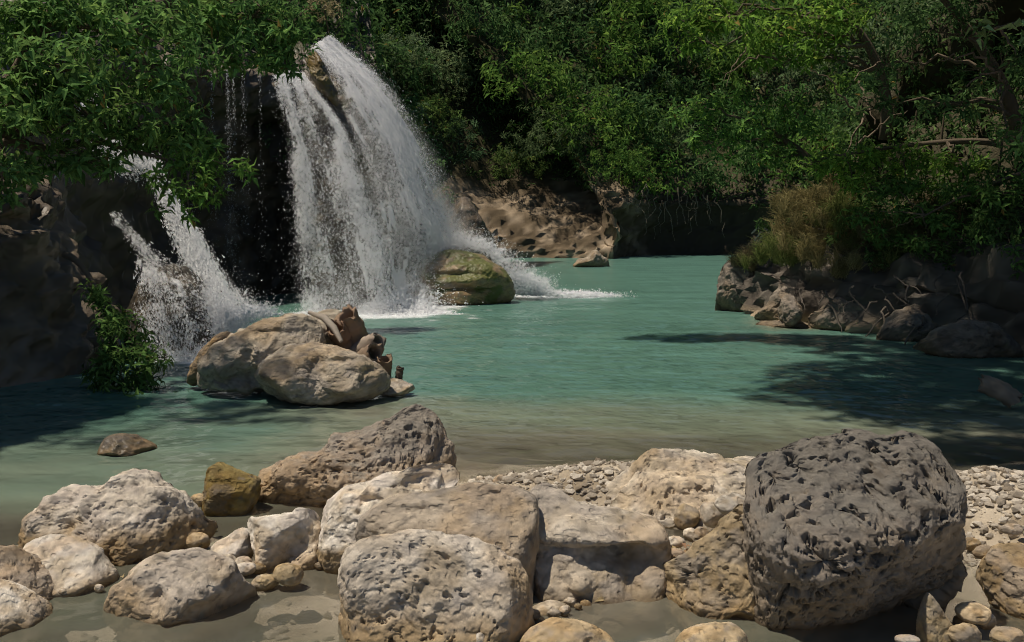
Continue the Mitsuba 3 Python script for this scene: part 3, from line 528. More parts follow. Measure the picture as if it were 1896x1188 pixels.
# --- single stones one can pick out
def stone(D, cx, cy, rx, ry, label, style='pale', seed=0, tint=None, flat=0.8, group=None):
    rng = np.random.default_rng(seed + 900)
    a = np.linspace(0, 2 * np.pi, 9)[:-1] + rng.uniform(-0.2, 0.2, 8)
    r = rng.uniform(0.82, 1.12, 8)
    o = np.stack([cx + rx * r * np.cos(a), cy - ry * r * np.sin(a)], 1)
    boulder('stone', label, D, o, flat * rx * D / F, (), (), style, rough=0.9, A=50, R=20, chips=5, cracks=0, sink=0.0, seed=seed + 900, tint=tint, algae=0.1, category='stone', group=group)
ST = [(8.4, 1272, 955, 30, 30, 'brown', (1.5, 1.5, 1.5), 'tan stone wedged beside the wide pale mound'), (8.2, 1318, 955, 26, 30, 'pale', None, 'pale upright stone wedged between mound and big dark boulder'),
      (7.9, 1355, 935, 36, 26, 'white', (0.85, 0.85, 0.85), 'white stone high against the left edge of the dark boulder'), (7.6, 1250, 1002, 22, 14, 'white', None, 'small white stone on dry leaves in the gap beside the brown boulder'),
      (7.4, 1300, 995, 20, 24, 'pale', (0.9, 0.85, 0.8), 'rounded stone standing above the brown boulder'), (7.4, 1250, 1030, 26, 16, 'pale', (0.9, 0.8, 0.7), 'flat stone below the white stone in the gap'),
      (6.6, 1020, 1130, 40, 22, 'white', (0.95, 0.9, 0.82), 'white and ochre stone at the right foot of the pitted block'), (6.7, 1084, 1121, 14, 16, 'brown', (1.4, 1.35, 1.3), 'small round stone in the shallow water'),
      (5.95, 890, 1185, 14, 16, 'white', None, 'white pebble at the foot of the pitted block'), (6.2, 1800, 1134, 44, 20, 'brown', (1.7, 1.7, 1.75), 'flat tan stone in the lower right corner, nearest the dark cave'),
      (6.0, 1785, 1172, 36, 22, 'brown', (1.3, 1.3, 1.3), 'brown stone at the bottom edge right of the pointed slab'), (6.0, 1862, 1176, 40, 22, 'brown', (1.4, 1.4, 1.4), 'brown stone in the very corner at lower right'),
      (5.9, 1680, 1184, 30, 10, 'pale', None, 'low stone at the bottom edge left of the pointed slab'), (7.1, 1722, 1108, 14, 10, 'wet', None, 'dark stone inside the shade of the cave'),
      (7.0, 490, 1078, 34, 18, 'brown', (1.4, 1.4, 1.35), 'wet tan rock ledge right of the rounded scooped boulder'), (7.0, 535, 1062, 34, 22, 'brown', (1.5, 1.5, 1.45), 'wet tan stone in front of the small whitish boulder'),
      (7.25, 455, 1052, 26, 14, 'white', None, 'angular white stone beside the small whitish boulder'), (7.9, 360, 1002, 34, 18, 'brown', (1.5, 1.45, 1.4), 'triangular tan stone behind the rounded scooped boulder'),
      (8.6, 372, 925, 26, 14, 'brown', (1.6, 1.6, 1.6), 'pale stone at the foot of the mossy boulder'), (9.6, 1010, 880, 20, 9, 'pale', (0.95, 0.9, 0.85), 'flat oval stone on the gravel behind the long smooth boulder'),
      (9.4, 1012, 893, 14, 8, 'white', None, 'white stone just below the flat oval one'), (9.4, 925, 890, 18, 10, 'pale', (0.9, 0.85, 0.8), 'tan stone behind the top of the long smooth boulder'),
      (8.85, 1206, 856, 8, 6, 'white', (1.2, 1.2, 1.2), 'small bright white stone lying on top of the wide pale mound'), (8.3, 1835, 965, 30, 11, 'pale', None, 'pale stone on the gravel beach at the right'),
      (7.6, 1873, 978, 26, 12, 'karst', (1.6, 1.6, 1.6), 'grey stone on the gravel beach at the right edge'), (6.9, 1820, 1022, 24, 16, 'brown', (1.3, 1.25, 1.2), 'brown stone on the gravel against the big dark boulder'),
      (7.35, 640, 1090, 18, 9, 'wet', None, 'small dark stone in the shade left of the pitted block')]
rs = np.random.default_rng(515)
for x0, x1, y0, y1, n_, wh in [(395, 480, 1040, 1075, 5, 'between the scooped boulder and the small whitish one'), (340, 400, 975, 1010, 3, 'behind the rounded scooped boulder'), (1235, 1345, 925, 1045, 9, 'in the gap beside the rough brown boulder'),
                               (985, 1110, 1108, 1150, 5, 'in the shallow water right of the pitted block'), (1775, 1890, 1090, 1180, 8, 'piled in the lower right corner'), (1790, 1890, 955, 1010, 8, 'on the gravel beach at the right'),
                               (860, 1120, 884, 905, 8, 'on the gravel behind the long smooth boulder'), (100, 210, 1060, 1130, 3, 'in the water between the rocks at lower left'), (590, 650, 1040, 1090, 3, 'at the dark foot of the white and rust boulder')]:
    for _ in range(n_):
        cx, cy = rs.uniform(x0, x1), rs.uniform(y0, y1); rx = rs.uniform(7, 21) * (1 if y0 > 920 else 0.7)
        D_ = float(ground(cx, cy + rx * 0.6, 0.0)[1]) / (0.967 if 5.6 < float(ground(cx, cy + rx * 0.6, 0.0)[1]) < 8.3 else 1)
        ST.append((D_, cx, cy, rx, rx * rs.uniform(0.55, 0.9), rs.choice(['pale', 'white', 'brown', 'smooth']), tuple(rs.uniform(0.85, 1.25) * np.array([1, 0.98, 0.95])), 'small loose stone ' + wh))
for i, (D, cx, cy, rx, ry, sty, tint, lab) in enumerate(ST):
    stone(D, cx, cy, rx, ry, lab, sty, i, tint, group=lab.replace('stone', 'stones', 1) if lab.startswith('small loose') else None)

# gravel of the two little beaches
def gravel(name, label, region, n, seed, rmin=0.012, rmax=0.05, zmin=-0.10, cols=((0.16, 0.13, 0.095), (0.52, 0.475, 0.40))):
    rng = np.random.default_rng(seed)
    base = trimesh.creation.icosphere(subdivisions=0); bv, bf = base.vertices, base.faces
    x = rng.uniform(region[0], region[1], n); y = rng.uniform(region[2], region[3], n)
    z = zbed(x, y); ok = z > zmin
    x, y, z = x[ok], y[ok], z[ok]; n = len(x)
    s = rmin + (rmax - rmin) * rng.random(n) ** 3.2
    sc = s[:, None] * rng.uniform(0.6, 1.45, (n, 3)) * np.array([1, 1, 0.6])
    th = rng.uniform(0, 2 * np.pi, n)
    V = bv[None] * (1 + 0.26 * rng.normal(size=(n, len(bv), 1)).clip(-1.2, 1.2)) * sc[:, None]
    V = np.stack([V[..., 0] * np.cos(th)[:, None] - V[..., 1] * np.sin(th)[:, None], V[..., 0] * np.sin(th)[:, None] + V[..., 1] * np.cos(th)[:, None], V[..., 2]], -1)
    V += np.stack([x, y, z + 0.3 * s], 1)[:, None]
    Fc = bf[None] + (np.arange(n) * len(bv))[:, None, None]
    t = rng.random(n)
    C = mixc(*cols, t ** 0.8)
    key = put(name, (V.reshape(-1, 3), Fc.reshape(-1, 3)), 'earth_matter', color=np.repeat(C, len(bv), 0), smooth=False)
    tag(key, label, kind='stuff')
gravel('gravel', 'pale pebbles and gravel on the shore behind the long boulder', (-0.4, 4.2, 8.0, 10.2), 6500, 5, 0.007, 0.052)
gravel('gravel', 'pale pebbles under the shallow water of the near stream', (-3.4, 2.4, 5.6, 8.0), 700, 8, 0.008, 0.065, -0.6, ((0.16, 0.13, 0.09), (0.40, 0.35, 0.27)))
gravel('gravel', 'pale pebbles and gravel on the beach at the right edge', (3.0, 5.4, 5.6, 9.8), 5200, 6, 0.007, 0.055)

# ------------------------------------------------------------------ falling water
def curve3(pts):
    p = np.array([at(*q) for q in pts]); t = np.linspace(0, 1, len(p))
    return CubicSpline(t, p)

def drops(P, dirs, size, stretch, rng):
    """Small elongated tetrahedral drops at P."""
    n = len(P)
    base = np.array([[0.94, 0, -0.33], [-0.47, 0.82, -0.33], [-0.47, -0.82, -0.33], [0, 0, 1.0]])
    bf = np.array([[0, 2, 1], [0, 1, 3], [1, 2, 3], [2, 0, 3]])
    ax = nz(dirs + rng.normal(0, 0.12, (n, 3)))
    a = nz(np.cross(ax, rng.normal(size=(n, 3)))); b = np.cross(ax, a)
    V = P[:, None] + size[:, None, None] * (base[None, :, 0:1] * a[:, None] + base[None, :, 1:2] * b[:, None] + (base[None, :, 2:3] * stretch[:, None, None]) * ax[:, None])
    return V.reshape(-1, 3), (bf[None] + 4 * np.arange(n)[:, None, None]).reshape(-1, 3)

def curtain(L, R, n, seed, size, thr, fu=10, fv=3, spread=0.10, vpow=1.0, fade=None, stretch=(1.5, 5), edge=0.0):
    """Drops of a sheet of falling water between the space curves L and R, gathered into strands."""
    rng = np.random.default_rng(seed)
    l, r = curve3(L), curve3(R)
    m = int(n * 3.2)
    u = rng.random(m); v = rng.random(m) ** vpow
    s = fbm(np.stack([u * fu + 0.8 * fbm(np.stack([u * 4, v * 3, 0 * u], 1), 2, seed + 1), v * fv, 0 * u + seed], 1), 4, seed)
    s2 = fbm(np.stack([u * fu * 4, v * fv * 6, 0 * u + 3], 1), 3, seed + 3)
    dens = sstep(thr - 0.10, thr + 0.14, 0.68 * s + 0.32 * s2)
    if fade is not None: dens = dens * fade(u, v)
    ok = rng.random(m) < dens
    u, v = u[ok][:n], v[ok][:n]
    uu = u[:, None]
    g = rng.normal(size=len(u)) * edge * v
    uu = np.clip(uu + g[:, None], -0.25, 1.2)
    P = l(v) * (1 - uu) + r(v) * uu
    dirs = -nz(l(v, 1) * (1 - uu) + r(v, 1) * uu)
    P = P + rng.normal(0, 1, P.shape) * (spread * (0.25 + v))[:, None] - np.array([0, 0.25, 0]) * np.abs(rng.normal(0, 1, (len(v), 1))) * (0.3 + v)[:, None]
    sz = size * np.exp(rng.normal(0, 0.45, len(u)))
    return drops(P, dirs, sz, rng.uniform(*stretch, len(u)), rng)

def burst(c, rad, n, seed, size, up=0.5, along=None):
    """Splash drops round the point c (or along the curve of points c)."""
    rng = np.random.default_rng(seed)
    c = np.atleast_2d(c)
    t = rng.random(n) * (len(c) - 1); i = np.minimum(t.astype(int), max(len(c) - 2, 0))
    p = c[i] + (c[np.minimum(i + 1, len(c) - 1)] - c[i]) * (t - i)[:, None]
    d = rng.normal(size=(n, 3)) * np.asarray(rad)
    d[:, 2] = np.abs(d[:, 2]) * up * 2 - 0.05
    k = np.exp(-np.linalg.norm(d / np.maximum(np.asarray(rad), 1e-6), axis=1) / 2.2)
    lump = fbm((p + d) * 2.2, 3, seed)
    ok = lump > 0.40
    P = (p + d)[ok]
    P[:, 2] = np.maximum(P[:, 2], 0.01)
    return drops(P, nz(d[ok] + np.array([0, 0, 0.15])), (size * np.exp(rng.normal(0, 0.5, n)) * (0.4 + k))[ok], rng.uniform(1, 2.2, ok.sum()), rng)

def sheet(L, R, nu, nv, seed, thr, fu, fv, amp=0.10, vmax=1.0, gap=None):
    """The solid white part of a fall: a lumpy skin with ragged gaps."""
    l, r = curve3(L), curve3(R)
    U, V = np.meshgrid(np.linspace(0, 1, nu), np.linspace(0, vmax, nv), indexing='ij'); u, v = U.ravel(), V.ravel()
    P = l(v) * (1 - u[:, None]) + r(v) * u[:, None]
    w = fbm(np.stack([u * 4, v * 3, 0 * u], 1), 2, seed + 1)
    s = fbm(np.stack([u * fu + 0.8 * w, v * fv, 0 * u + seed], 1), 4, seed)
    s2 = fbm(np.stack([u * fu * 3.5 + w, v * fv * 5, 0 * u + 9], 1), 3, seed + 5)
    P = P + np.array([0.1, -1.0, 0.25]) * (amp * (s - 0.35) * 2.2 + amp * 0.7 * (s2 - 0.5))[:, None]
    keep = (0.62 * s + 0.38 * s2) * np.minimum(1, 0.78 + 1.5 * np.minimum(u, 1 - u)) > thr + 0.05 * v + (0 if gap is None else 0.5 * gap(u, v))
    f = grid_faces(nu, nv)
    return P, f[keep[f].all(1)]

class Spray:
    def __init__(s): s.v, s.f, s.n = [], [], 0
    def add(s, vf): s.v.append(vf[0]); s.f.append(vf[1] + s.n); s.n += len(vf[0])
    def put(s, name, parent): return put(name, (np.vstack(s.v), np.vstack(s.f)), 'spray_matter', parent, False)

ML = [(578, 92, 30.9), (610, 132, 30.3), (633, 190, 29.7), (660, 250, 29.2), (690, 330, 28.5), (708, 405, 28.0), (720, 490, 27.6), (726, 575, 27.3)]
MR = [(612, 66, 31.2), (676, 122, 31.0), (738, 190, 30.8), (792, 290, 30.8), (832, 390, 31.2), (858, 445, 31.6), (850, 505, 31.8), (835, 565, 31.8)]
main = 'waterfall'
USED.add(main); tag(main, 'tall white waterfall plunging over a mossy mound into the back of the pool', 'waterfall')
VL = [(506, 134, 28.9), (527, 215, 28.2), (548, 320, 27.6), (560, 430, 27.1), (568, 520, 26.8), (574, 582, 26.6)]
VR = [(562, 136, 29.4), (602, 190, 28.7), (642, 255, 28.1), (670, 335, 27.6), (694, 410, 27.3), (714, 480, 27.0), (730, 588, 26.7)]
def stuffed(k): labels[k] = {'kind': 'stuff'}
def ribs(u, v):
    wob = 0.05 * (fbm(np.stack([v * 14, u * 0, u * 0 + 2], 1), 3, 390) - 0.5)
    g = np.exp(-((u - 0.17 - 0.10 * (v - 0.45) - wob) / 0.055) ** 2) * sstep(0.30, 0.36, v) * sstep(0.66, 0.56, v)
    return g + np.exp(-((u - 0.06 - wob) / 0.06) ** 2) * sstep(0.08, 0.14, v) * sstep(0.36, 0.30, v)
sp = Spray(); sp.add(sheet(ML, MR, 170, 320, 301, 0.455, 4, 2.0, 0.24, gap=ribs)); sp.put('white_stream', main)
sp = Spray(); sp.add(curtain(ML, MR, 78000, 303, 0.0075, 0.43, 6, 2.5, 0.10, edge=0.10, stretch=(1, 2.6), fade=lambda u, v: 1 - 0.93 * np.clip(ribs(u, v), 0, 1))); sp.add(curtain(ML, MR, 20000, 304, 0.007, 0.36, 9, 5, 0.34, edge=0.22, stretch=(1, 2))); stuffed(sp.put('spray', main))
sp = Spray(); sp.add(sheet(VL, VR, 120, 260, 311, 0.60, 12, 4, 0.10)); sp.put('veil', main)
thin = lambda u, v: np.clip(1.0 - 0.75 * np.exp(-((u - 0.45) / 0.28) ** 2) * sstep(0.12, 0.5, v), 0, 1)
sp = Spray(); sp.add(curtain(VL, VR, 56000, 312, 0.0085, 0.50, 9, 4, 0.10, edge=0.06, stretch=(1, 2.6), fade=thin)); sp.add(curtain(VL, VR, 9000, 313, 0.007, 0.3, 9, 4, 0.35, edge=0.2, stretch=(1, 2))); stuffed(sp.put('spray', main))
base = np.array([at(700, 585, 26.8), at(735, 575, 27.2), at(770, 560, 28.2)])
foot = Spray()
foot.add(burst(base, (0.55, 0.5, 0.35), 8000, 321, 0.014))
foot.add(burst(np.array([at(690, 586, 26.4), at(810, 578, 27.0)]), (0.25, 0.25, 0.07), 8000, 322, 0.018, 0.3))
crest = np.array([at(765, 520, 30.9), at(785, 462, 31.2), at(850, 448, 31.5), at(905, 464, 31.4), at(950, 505, 31.0), at(985, 538, 31.0)])
foot.add(burst(crest, (0.30, 0.3, 0.24), 13000, 323, 0.013))
foot.add(burst(np.array([at(950, 540, 31.5), at(1040, 545, 32.0), at(1110, 545, 32.4)]), (0.5, 0.35, 0.10), 8000, 324, 0.015, 0.35))
foot.add(burst(np.array([at(960, 520, 31.2), at(1000, 545, 31.4)]), (0.4, 0.3, 0.22), 5000, 325, 0.014))
stuffed(foot.put('splash', main))

small = 'waterfall_001'
USED.add(small); tag(small, 'smaller waterfall gushing out behind the overhanging leaves at the left', 'waterfall')
SL = [(262, 300, 20.9), (300, 372, 20.4), (330, 440, 20.0), (355, 500, 19.6), (372, 560, 19.3), (376, 648, 19.0)]
SR = [(306, 300, 20.8), (334, 380, 20.3), (372, 440, 20.0), (408, 510, 19.6), (436, 560, 19.3), (452, 620, 19.0)]
sp = Spray(); sp.add(sheet(SL, SR, 110, 260, 331, 0.515, 6, 3, 0.16)); sp.put('white_stream', small)
sp = Spray(); sp.add(curtain(SL, SR, 26000, 333, 0.0075, 0.42, 9, 4, 0.08, edge=0.18))
sp.add(curtain([(206, 395, 19.6), (262, 470, 19.1), (318, 520, 18.8), (372, 575, 18.4)], [(222, 390, 19.6), (284, 462, 19.1), (350, 515, 18.8), (420, 590, 18.4)], 2600, 334, 0.006, 0.46, 3, 4, 0.07, edge=0.35))
sp.add(curtain([(258, 480, 18.7), (262, 560, 18.3), (290, 660, 18.1)], [(335, 520, 18.6), (365, 590, 18.2), (372, 668, 18.0)], 7000, 335, 0.006, 0.50, 12, 5, 0.05)); stuffed(sp.put('spray', small))
sp = Spray(); sp.add(burst(np.array([at(385, 560, 19.0), at(420, 590, 18.8), at(430, 620, 18.6)]), (0.26, 0.25, 0.22), 13000, 336, 0.0095, 0.7))
sp.add(burst(np.array([at(330, 668, 18.0), at(400, 660, 18.0), at(450, 640, 18.2)]), (0.25, 0.2, 0.16), 6000, 337, 0.009)); sp.add(burst(np.array([at(440, 590, 18.6), at(490, 578, 18.8)]), (0.22, 0.2, 0.13), 3000, 338, 0.011)); stuffed(sp.put('splash', small))

back = 'waterfall_002'
USED.add(back); tag(back, 'bits of white falling water glimpsed through the leaves of the left tree', 'waterfall')
sp = Spray()
WL = [(40, 120, 22.0), (110, 200, 21.6), (180, 260, 21.2), (240, 320, 20.9)]; WR = [(130, 120, 22.0), (190, 190, 21.6), (250, 250, 21.2), (300, 310, 20.9)]
sp.add(sheet(WL, WR, 90, 140, 341, 0.54, 7, 3, 0.14)); sp.add(curtain(WL, WR, 14000, 342, 0.0075, 0.42, 8, 3, 0.1)); stuffed(sp.put('white_stream', back))

sp = Spray()
for i, (x, y0, y1, D, n) in enumerate([(354, 128, 235, 29.6, 420), (392, 130, 330, 29.8, 300), (421, 128, 330, 29.4, 700), (432, 140, 420, 29.8, 420), (450, 128, 280, 29.5, 330), (481, 140, 330, 29.0, 160)]):
    rng = np.random.default_rng(350 + i)
    t = rng.random(n) ** 1.3
    a, b = at(x, y0, D), at(x + 6, y1 + 160, D)
    P = a + (b - a) * t[:, None] + rng.normal(0, 1, (n, 3)) * np.array([0.05, 0.05, 0.0]) * (0.5 + 1.6 * t)[:, None]
    sp.add(drops(P, np.tile([0, 0, 1.0], (n, 1)), 0.0075 * np.exp(rng.normal(0, 0.4, n)), rng.uniform(1.2, 3, n), rng))
tag(sp.put('water_trickles', None), 'thin strings of drops falling through the dark recess left of the main waterfall', kind='stuff')

# fine mist hanging round the main fall
gx_, gy_, gz_ = np.meshgrid(np.linspace(-7.5, 1.5, 72), np.linspace(25.5, 33.5, 48), np.linspace(0.0, 8.5, 64), indexing='ij')
G = np.stack([gx_, gy_, gz_], -1).reshape(-1, 3)
path = np.array([0.35 * curve3(ML)(t) + 0.65 * curve3(MR)(t) for t in np.linspace(0.08, 0.97, 40)])
wid = np.linspace(0.3, 1.0, 40)
d_, i_ = cKDTree(path).query(G)
den = 0.75 * np.exp(-(d_ / wid[i_]) ** 2) * np.linspace(0.5, 1.3, 40)[i_]
den += 0.35 * np.exp(-((G[:, 0] + 2.6) / 1.8) ** 2 - ((G[:, 1] - 31.0) / 0.9) ** 2 - (G[:, 2] / 0.8) ** 2)
den *= 0.35 + 1.3 * fbm(G * 0.9, 3, 399)
den *= sstep(0.03, 0.12, den)
den *= 1 - 0.85 * sstep(-2.6, -1.8, G[:, 0]) * sstep(30.9, 30.0, G[:, 1]) * sstep(2.2, 1.4, G[:, 2])
MIST = 0.7
grid = den.reshape(72, 48, 64).transpose(2, 1, 0)[..., None].astype(np.float32) * MIST
for ax in range(3):                       # nothing at the walls of the box
    sl = [slice(None)] * 4; sl[ax] = 0; grid[tuple(sl)] = 0; sl[ax] = -1; grid[tuple(sl)] = 0
box_ = T().translate([-7.5, 25.5, 0.02]).scale([9.0, 8.0, 8.48])
scene['mist_air'] = {'type': 'heterogeneous', 'albedo': {'type': 'rgb', 'value': [0.97, 0.975, 0.98]}, 'sigma_t': {'type': 'gridvolume', 'grid': mi.VolumeGrid(np.ascontiguousarray(grid)), 'to_world': box_},
                     'scale': 1.0, 'phase': {'type': 'hg', 'g': 0.3}}
scene['mist'] = {'type': 'cube', 'to_world': T().translate([-3.0, 29.5, 4.26]).scale([4.5, 4.0, 4.24]), 'bsdf': {'type': 'null'}, 'interior': {'type': 'ref', 'id': 'mist_air'}}
USED.add('mist'); tag('mist', 'fine mist of spray hanging round the main waterfall', kind='stuff')

# ------------------------------------------------------------------ leaves
def leaves(P, D, Up, L, W, droop=0.25, fold=0.22, simple=False):
    """Leaves from their stalk ends P along D; Up is the upper side."""
    n = len(P); L = np.broadcast_to(L, n)[:, None]; W = np.broadcast_to(W, n)[:, None]
    D = nz(D); S = nz(np.cross(D, Up)); U = np.cross(S, D)
    m = P + D * L * 0.45 + U * L * 0.04
    tip = P + D * L - U * L * droop
    l = m + S * W * 0.5 + U * W * fold; r = m - S * W * 0.5 + U * W * fold
    if simple:
        V = np.stack([P, l, tip, r], 1); f = np.array([[0, 1, 2], [0, 2, 3]]); k = 4
    else:
        V = np.stack([P, l, tip, r, m], 1); f = np.array([[0, 1, 4], [1, 2, 4], [0, 4, 3], [4, 2, 3]]); k = 5
    return V.reshape(-1, 3), (f[None] + k * np.arange(n)[:, None, None]).reshape(-1, 3), k

def rosettes(P, A, k, L, rng, spread=(50, 105), wl=0.34, droop=0.3, simple=False, pale=None, base=(0.045, 0.095, 0.022), young=(0.12, 0.19, 0.035), vary=0.35):
    """Whorls of k leaves at the shoot tips P with shoot axes A."""
    n = len(P); A = nz(A)
    a = nz(np.cross(A, rng.normal(size=A.shape))); b = np.cross(A, a)
    j = np.arange(k)[None]
    ph = j * 2.39996 + rng.uniform(0, 6.28, (n, 1)) + rng.normal(0, 0.25, (n, k))
    el = np.radians(spread[0] + (spread[1] - spread[0]) * (j / max(k - 1, 1)) ** 0.8 + rng.normal(0, 12, (n, k)))
    R = np.cos(ph)[..., None] * a[:, None] + np.sin(ph)[..., None] * b[:, None]
    D = np.cos(el)[..., None] * A[:, None] + np.sin(el)[..., None] * R
    D[..., 2] -= 0.15
    U = np.sin(el)[..., None] * A[:, None] - np.cos(el)[..., None] * R
    Lk = L * rng.uniform(0.65, 1.15, (n, k)) * rng.uniform(0.8, 1.15, (n, 1))
    off = P[:, None] - A[:, None] * (j[..., None] / k) * L * 0.9 + 0.0 * D
    V, f, q = leaves(off.reshape(-1, 3), D.reshape(-1, 3), U.reshape(-1, 3) + 1e-3, Lk.ravel(), Lk.ravel() * wl * rng.uniform(0.85, 1.15, n * k), droop, simple=simple)
    t = np.clip(rng.normal(0.25, 0.28, (n, 1)) + rng.normal(0, 0.22, (n, k)) - 0.25 * j / k, 0, 1).ravel()
    C = LEAF * (0.93 * mixc(base, young, t) + 0.07 * np.array([0.14, 0.17, 0.10])) * (1 + vary * rng.normal(size=(n * k, 1))).clip(0.45, 1.8)
    if pale is not None:
        w = rng.random(n * k) < 0.02
        C[w] = pale
    dead = rng.random(n * k) < 0.006
    C[dead] = np.array([0.30, 0.22, 0.07])
    return V, f, np.repeat(C.clip(0.015, 0.6), q, 0)

def blob_shoots(c, rad, n, rng, seed, gap=0.44, fill=(0.45, 1.0), low=-0.7, gf=1.6):
    """Shoot tips through an ellipsoid of radii rad, thinned into clumps."""
    d = nz(rng.normal(size=(n * 3, 3))); d = d[d[:, 2] > low]
    r = rng.uniform(fill[0] ** 2, fill[1] ** 2, len(d)) ** 0.5
    bump = 0.72 + 0.56 * fbm(d * 2.2 + seed, 3, seed)
    P = c + d * (r * bump)[:, None] * np.asarray(rad)
    ok = fbm(P / np.mean(rad) * gf + seed * 0.77, 3, seed + 1) > gap
    P, d = P[ok][:n], d[ok][:n]
    return P, nz(d * np.array([0.8, 0.8, 0.5]) + np.array([0, 0, 0.55]) + rng.normal(0, 0.35, d.shape))

def branch_set(key, root, tips, rng, r0, color, wob=0.05, twig=None):
    for q in tips:
        bag = Bag()
        L = np.linalg.norm(np.asarray(q) - root)
        p = bend(root, q, 0.06 * L, 9, rng, wob * L * 0.5)
        v, f = tube(p, np.linspace(r0, r0 * 0.25, 9), 6)
        bag.add(v, f, np.asarray(color) * rng.uniform(0.8, 1.2))
        if twig is not None and len(twig):
            near = twig[np.linalg.norm(twig - q, axis=1) < 0.55 * L][:14]
            for t in near:
                v, f = tube(bend(q, t, 0.03, 5, rng, 0.02), np.linspace(r0 * 0.25, 0.004, 5), 4)
                bag.add(v, f, np.asarray(color) * rng.uniform(0.9, 1.4))
        bag.put('branch', 'bark_matter', key)

LEAF = 2.0      # reflected and transmitted light together
BARK = (0.13, 0.105, 0.075)
def tree(label, trunk_pts, r0, blobs, k=9, L=0.2, dens=60, seed=1, group=None, name='tree', cat='tree', wl=0.32, droop=0.3, gap=0.44, simple=False, spread=(50, 105), fill=(0.35, 1.0), limbs=True, low=-0.7, single=False, **col):
    rng = np.random.default_rng(seed)
    key = numbered(name); tag(key, label, cat, group)
    tp = np.array(trunk_pts, float)
    t = np.linspace(0, 1, len(tp)); tt = np.linspace(0, 1, 4 * len(tp)); path = CubicSpline(t, tp)(tt) if len(tp) > 2 else bend(tp[0], tp[1], 0, 8)
    bag = Bag(); v, f = tube(path, np.linspace(r0, r0 * 0.35, len(path)), 8); bag.add(v, f, BARK); bag.put('trunk', 'bark_matter', key)
    crown = Bag()
    for i, (c, rad) in enumerate(blobs):
        rad = np.broadcast_to(rad, 3)
        n = int(dens * (rad[0] * rad[1] * rad[2]) ** (2 / 3) / (L / 0.2) ** 2)
        P, A = blob_shoots(c, rad, n, rng, seed * 13 + i, gap, fill, low)
        V, f, C = rosettes(P, A, k, L, rng, wl=wl, droop=droop, simple=simple, spread=spread, **col); crown.add(V, f, C)
        if limbs:
            d = np.linalg.norm(path - c, axis=1) + 2.0 * (path[:, 2] > c[2])
            root = path[np.argmin(d)]
            branch_set(key, root, [c], rng, max(0.02, r0 * 0.35), BARK, twig=P[rng.permutation(len(P))[:60]])
    if single:                      # leaves large enough to be told apart: each a part of its own
        V, f = crown.mesh(); C = np.vstack(crown.c)
        for a in range(0, len(V), 5):
            put('leaf', (V[a:a + 5], f[:4]), 'leaf_matter', key, False, C[a:a + 5])
    else: crown.put('crown', 'leaf_matter', key, smooth=False)
    return key

def pb(px, py, D, r, ry=None, rz=None):
    """A clump seen at a pixel: centre and radii, from its radius in photo pixels."""
    s = D / F
    return at(px, py, D), (r * s, (rz or r) * s, (ry or r) * s)

GREEN = dict(base=(0.058, 0.122, 0.034), young=(0.135, 0.215, 0.050))
# the tree over the left cliff
LT = [pb(30, 60, 16.5, 120, 90), pb(140, 20, 17.2, 120, 80), pb(120, 130, 16.0, 130, 70), pb(250, 60, 17.5, 120, 90), pb(30, 190, 15.8, 110, 80), pb(170, 220, 16.2, 120, 70), pb(40, 300, 15.6, 80, 60),
      pb(300, 170, 17.4, 90, 60), pb(265, 250, 16.8, 90, 60), pb(150, 300, 16.4, 70, 40), pb(340, 245, 17.6, 70, 50), pb(380, 270, 17.8, 45, 22)]
tree('big leafy tree spreading over the left cliff and hiding its top', [(-8.7, 16.5, 3.6), (-8.0, 16.8, 5.2), (-7.2, 17.0, 6.6)], 0.22, LT, k=10, L=0.27, dens=120, seed=3, gap=0.43, **GREEN)
RT = [pb(360, 40, 21.5, 110, 70), pb(470, 30, 22.0, 90, 60), pb(540, 50, 22.4, 60, 55), pb(400, 105, 21.2, 80, 40), pb(510, 95, 22.2, 60, 38), pb(530, 128, 22.3, 34, 18)]
tree('tall tree on the left cliff whose crown spreads out above the picture', [(-11.5, 15.0, 7.2), (-10.8, 14.8, 9.0), (-9.0, 14.2, 10.6)], 0.26,
     [(np.array([-7.8, 12.9, 8.0]), (1.9, 1.3, 0.9)), (np.array([-9.9, 12.4, 8.8]), (2.2, 1.6, 1.0)), (np.array([-9.0, 11.2, 7.6]), (1.8, 1.2, 0.8)), (np.array([-6.4, 12.6, 7.6]), (1.2, 0.9, 0.6))], k=9, L=0.28, dens=60, seed=18, gap=0.40, simple=True, **GREEN)
tree('tree whose leafy boughs hang over the lip left of the main waterfall', [(-8.8, 22.5, 6.6), (-7.8, 22.4, 7.2), (-6.4, 22.2, 7.4)], 0.18, RT, k=10, L=0.30, dens=120, seed=4, gap=0.42, **GREEN)
BR = [pb(300, 330, 16.6, 40, 24), pb(330, 300, 16.8, 50, 20), pb(380, 302, 17.0, 40, 18), pb(425, 305, 17.2, 44, 16), pb(460, 318, 17.2, 18, 10), pb(350, 350, 16.6, 50, 24), pb(380, 330, 16.9, 36, 22), pb(352, 395, 16.4, 18, 20), pb(390, 360, 16.8, 24, 20), pb(300, 385, 16.5, 22, 14)]
tree('leafy bough reaching out in front of the smaller waterfall', [at(180, 260, 16.8), at(270, 285, 16.8), at(350, 300, 16.9)], 0.05, BR, k=8, L=0.20, dens=120, seed=5, gap=0.40, name='bough', cat='branch', base=(0.06, 0.125, 0.024), young=(0.14, 0.22, 0.04))
EDGE = [pb(10, 350, 13.5, 36, 40), pb(20, 310, 13.5, 40, 30)]
tree('bright twigs with leaves hanging in at the left edge', [at(-120, 230, 13.5), at(-60, 270, 13.5), at(0, 320, 13.5)], 0.04, EDGE, k=8, L=0.18, dens=110, seed=6, gap=0.38, name='bough', cat='branch', **GREEN)
